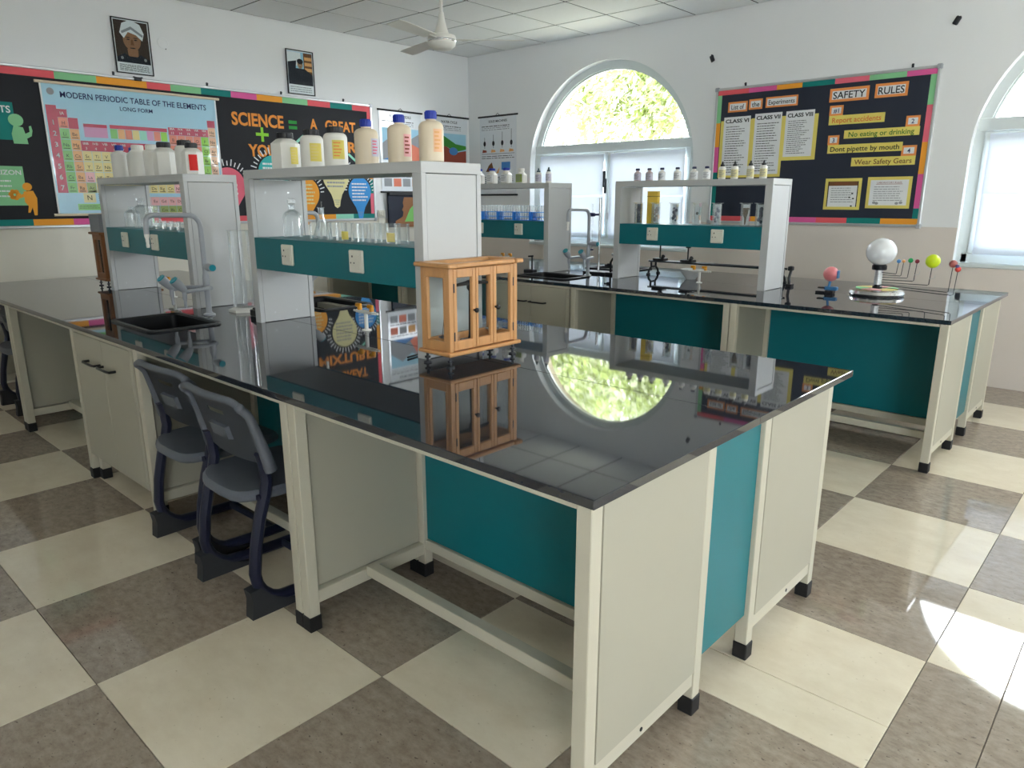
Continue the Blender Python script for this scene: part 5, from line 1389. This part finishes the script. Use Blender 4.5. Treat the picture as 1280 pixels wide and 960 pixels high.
t = thing('bowl', 'white porcelain bowl beside the optical bench', 'bowl', (-2.72, 4.98, ZT)); MB().lathe([(.035, 0), (.04, .008), (.075, .05), (.085, .075), (.081, .075), (.07, .05), (.035, .013), (.001, .012)], 28).obj('bowl_shell', mat('porcelain', S(214, 216, 214), .2), t)
t = thing('instrument', 'black upright instrument right of the specimen shelf', 'instrument', (-1.97, 5.0, ZT), group=None)
MB().bx(-.02, .02, -.03, .03, 0, .02, .004).obj('foot', M_black, t); MB().tube([(0, -.01, .02), (0, -.02, .06), (0, .0, .10), (0, .01, .14)], .010, 8).bx(-.016, .016, -.02, .02, .11, .14, .005).obj('upright', M_black, t)

# ---- earth and moon model
t = thing('earth_model', 'small pink globe on a blue lever stand, left of the orrery', 'globe', (-1.63, 4.80, ZT))
MB().sph((0, 0, .125), .047, 24).obj('globe', mat('globe_pink', S(222, 128, 132), .4, var=.45, scale=16), t)
MB().bx(.042, .049, -.02, .02, .10, .15, .003).obj('meridian', mat('stand_blue', S(60, 120, 170), .35), t)
MB().tube([(-.01, 0, .02), (0, 0, .08)], .008, 8).bx(-.03, .05, -.018, .018, .022, .045, .004).obj('stand', mat('stand_blue', S(60, 120, 170), .35), t)
MB().bx(-.085, .0, -.012, .012, .0, .012, .003).bx(-.07, -.02, -.02, .02, .03, .04, .003).bx(-.02, .03, -.03, .03, 0, .022, .004).obj('foot', M_black, t)

# ---- orrery
t = thing('orrery', 'planetarium model with white lamp globe and seven planets on wire arms', 'orrery', (-1.385, 4.936, ZT))
MB().lathe([(.15, 0), (.158, .004), (.162, .014), (.155, .03), (.13, .04), (.05, .043), (.001, .043)], 40).obj('base', mat('brushed_chrome', S(225, 225, 225), .25, metal=1), t)
for k in range(6):
    a0 = 2 * pi * k / 6
    MB().prism([(.055 * cos(a0), .055 * sin(a0)), (.125 * cos(a0), .125 * sin(a0)), (.125 * cos(a0 + .5), .125 * sin(a0 + .5)), (.125 * cos(a0 + 1), .125 * sin(a0 + 1)), (.055 * cos(a0 + 1), .055 * sin(a0 + 1))], .041, .0445).obj('dial_sector', (P['green'], P['palepink'], P['pale'])[k % 3], t, smooth=False)
MB().lathe([(.028, .043), (.028, .052), (.018, .06), (.018, .066)], 20).obj('collar', M_black, t)
col_ = [(.02, .066)]
for k in range(8): z_ = .068 + .0115 * k; col_ += [(.024, z_), (.024, z_ + .008), (.02, z_ + .009), (.02, z_ + .0112)]
MB().lathe(col_ + [(.02, .16)], 20).obj('spindle', M_alu, t)
MB().lathe([(.04, .158), (.043, .162), (.043, .185), (.038, .19)], 28).obj('lamp_collar', M_black, t)
MB().sph((0, 0, .27), .088, 36, sz=.96).obj('lamp_globe', mat('opal_glass', S(236, 238, 240), .18, coat=.3), t)
arms = [((-1.27, 4.88), .143, 1.038, .012, (80, 140, 200)), ((-1.255, 4.93), .128, 1.036, .010, (228, 160, 90)), ((-1.232, 4.99), .112, 1.038, .015, (30, 160, 90)), ((-1.19, 4.97), .097, 1.036, .013, (140, 40, 60)),
        ((-1.10, 4.95), .081, 1.043, .041, (214, 236, 40)), ((-.955, 4.77), .066, 1.047, .022, (170, 96, 90)), ((-.927, 4.766), .051, 1.018, .016, (226, 80, 70))]
for k, ((ax, ay), za, zp, r, c) in enumerate(arms):
    ax -= -1.385; ay -= 4.936; zp -= ZT; za = max(za, .05)
    ao = MB().tube([(0, 0, za), (ax * .97, ay * .97, za), (ax, ay, za + .004), (ax + .006, ay, zp - r * .6)], .0022, 6).obj('arm', M_steel, t)
    MB().sph((ax + .006, ay, zp), r, 18).obj('planet', mat('planet_%d' % k, S(*c), .35, var=.25 if k == 5 else .05, scale=20), ao)
    if k == 5: MB().sph((ax + .03, ay - .01, zp - .012), .011, 12).obj('moon', mat('moon_violet', S(110, 100, 150), .4), ao)
    if k in (3, 4): MB().tube([(ax, ay, za + .04), (ax + .03, ay - .02, za + .045), (ax + .034, ay - .022, za + .065)], .0015, 5).obj('moon_wire', M_alu, ao)

# ---- cable beside the pine case
tag(MB().tube([(-2.55, 2.30, ZT + .005), (-2.42, 2.16, ZT + .005), (-2.30, 2.02, ZT + .005), (-2.16, 1.90, ZT + .005), (-2.12, 1.78, ZT + .005), (-2.10, 1.70, ZT + .005)], .004, 8).obj('cable', M_black), 'thin black cable lying on the near bench under the tall shelf', 'cable')

# ================================================================== CEILING FAN
t = thing('ceiling_fan', 'white three-blade ceiling fan hanging in the far corner', 'fan', (-4.36, 3.967, 2.555))
MB().lathe([(.012, .09), (.012, HC - 2.555 - .02)], 12).obj('down_rod', M_white, t)
MB().lathe([(.06, HC - 2.555 - .075), (.05, HC - 2.555 - .03), (.02, HC - 2.555 - .005), (.02, HC - 2.555)][::1], 20).obj('canopy', M_white, t)
MB().lathe([(.06, .045), (.045, .08), (.025, .15), (.018, .2), (.012, .2)], 20).obj('lower_canopy', M_white, t)
mo = MB().lathe([(.02, -.06), (.07, -.055), (.10, -.03), (.105, -.01), (.105, .005)], 28).lathe([(.105, .008), (.108, .02), (.10, .04), (.06, .05)], 28).obj('motor', M_white, t)
MB().lathe([(.106, -.006), (.109, 0), (.109, .006), (.106, .01)], 28).obj('trim_ring', M_chrome, mo)
fd = radians(42.6)
for k in range(3):
    a = radians(46) + 2 * pi * k / 3
    b = MB(); b.T = Matrix.Rotation(a, 4, 'Z')
    br_ = b.bx(.09, .20, -.02, .02, .008, .014, .002).obj('blade_bracket', M_white, t)
    b = MB(); b.T = Matrix.Rotation(a, 4, 'Z') @ Matrix.Rotation(radians(9), 4, 'X')
    n_ = 6; v = []; f = []
    for i in range(n_ + 1):
        x = .16 + .46 * i / n_; w_ = .05 + .015 * i / n_ if i < n_ else .055
        v += [(x, -w_, .012), (x, w_, .012), (x, -w_, .016), (x, w_, .016)]
    for i in range(n_):
        q = 4 * i; f += [(q, q + 1, q + 5, q + 4), (q + 2, q + 6, q + 7, q + 3), (q, q + 4, q + 6, q + 2), (q + 1, q + 3, q + 7, q + 5)]
    f += [(0, 2, 3, 1), (4 * n_, 4 * n_ + 1, 4 * n_ + 3, 4 * n_ + 2)]
    b.add(v, f); b.obj('blade', M_white, br_)

bpy.data.scenes.remove(GSC)
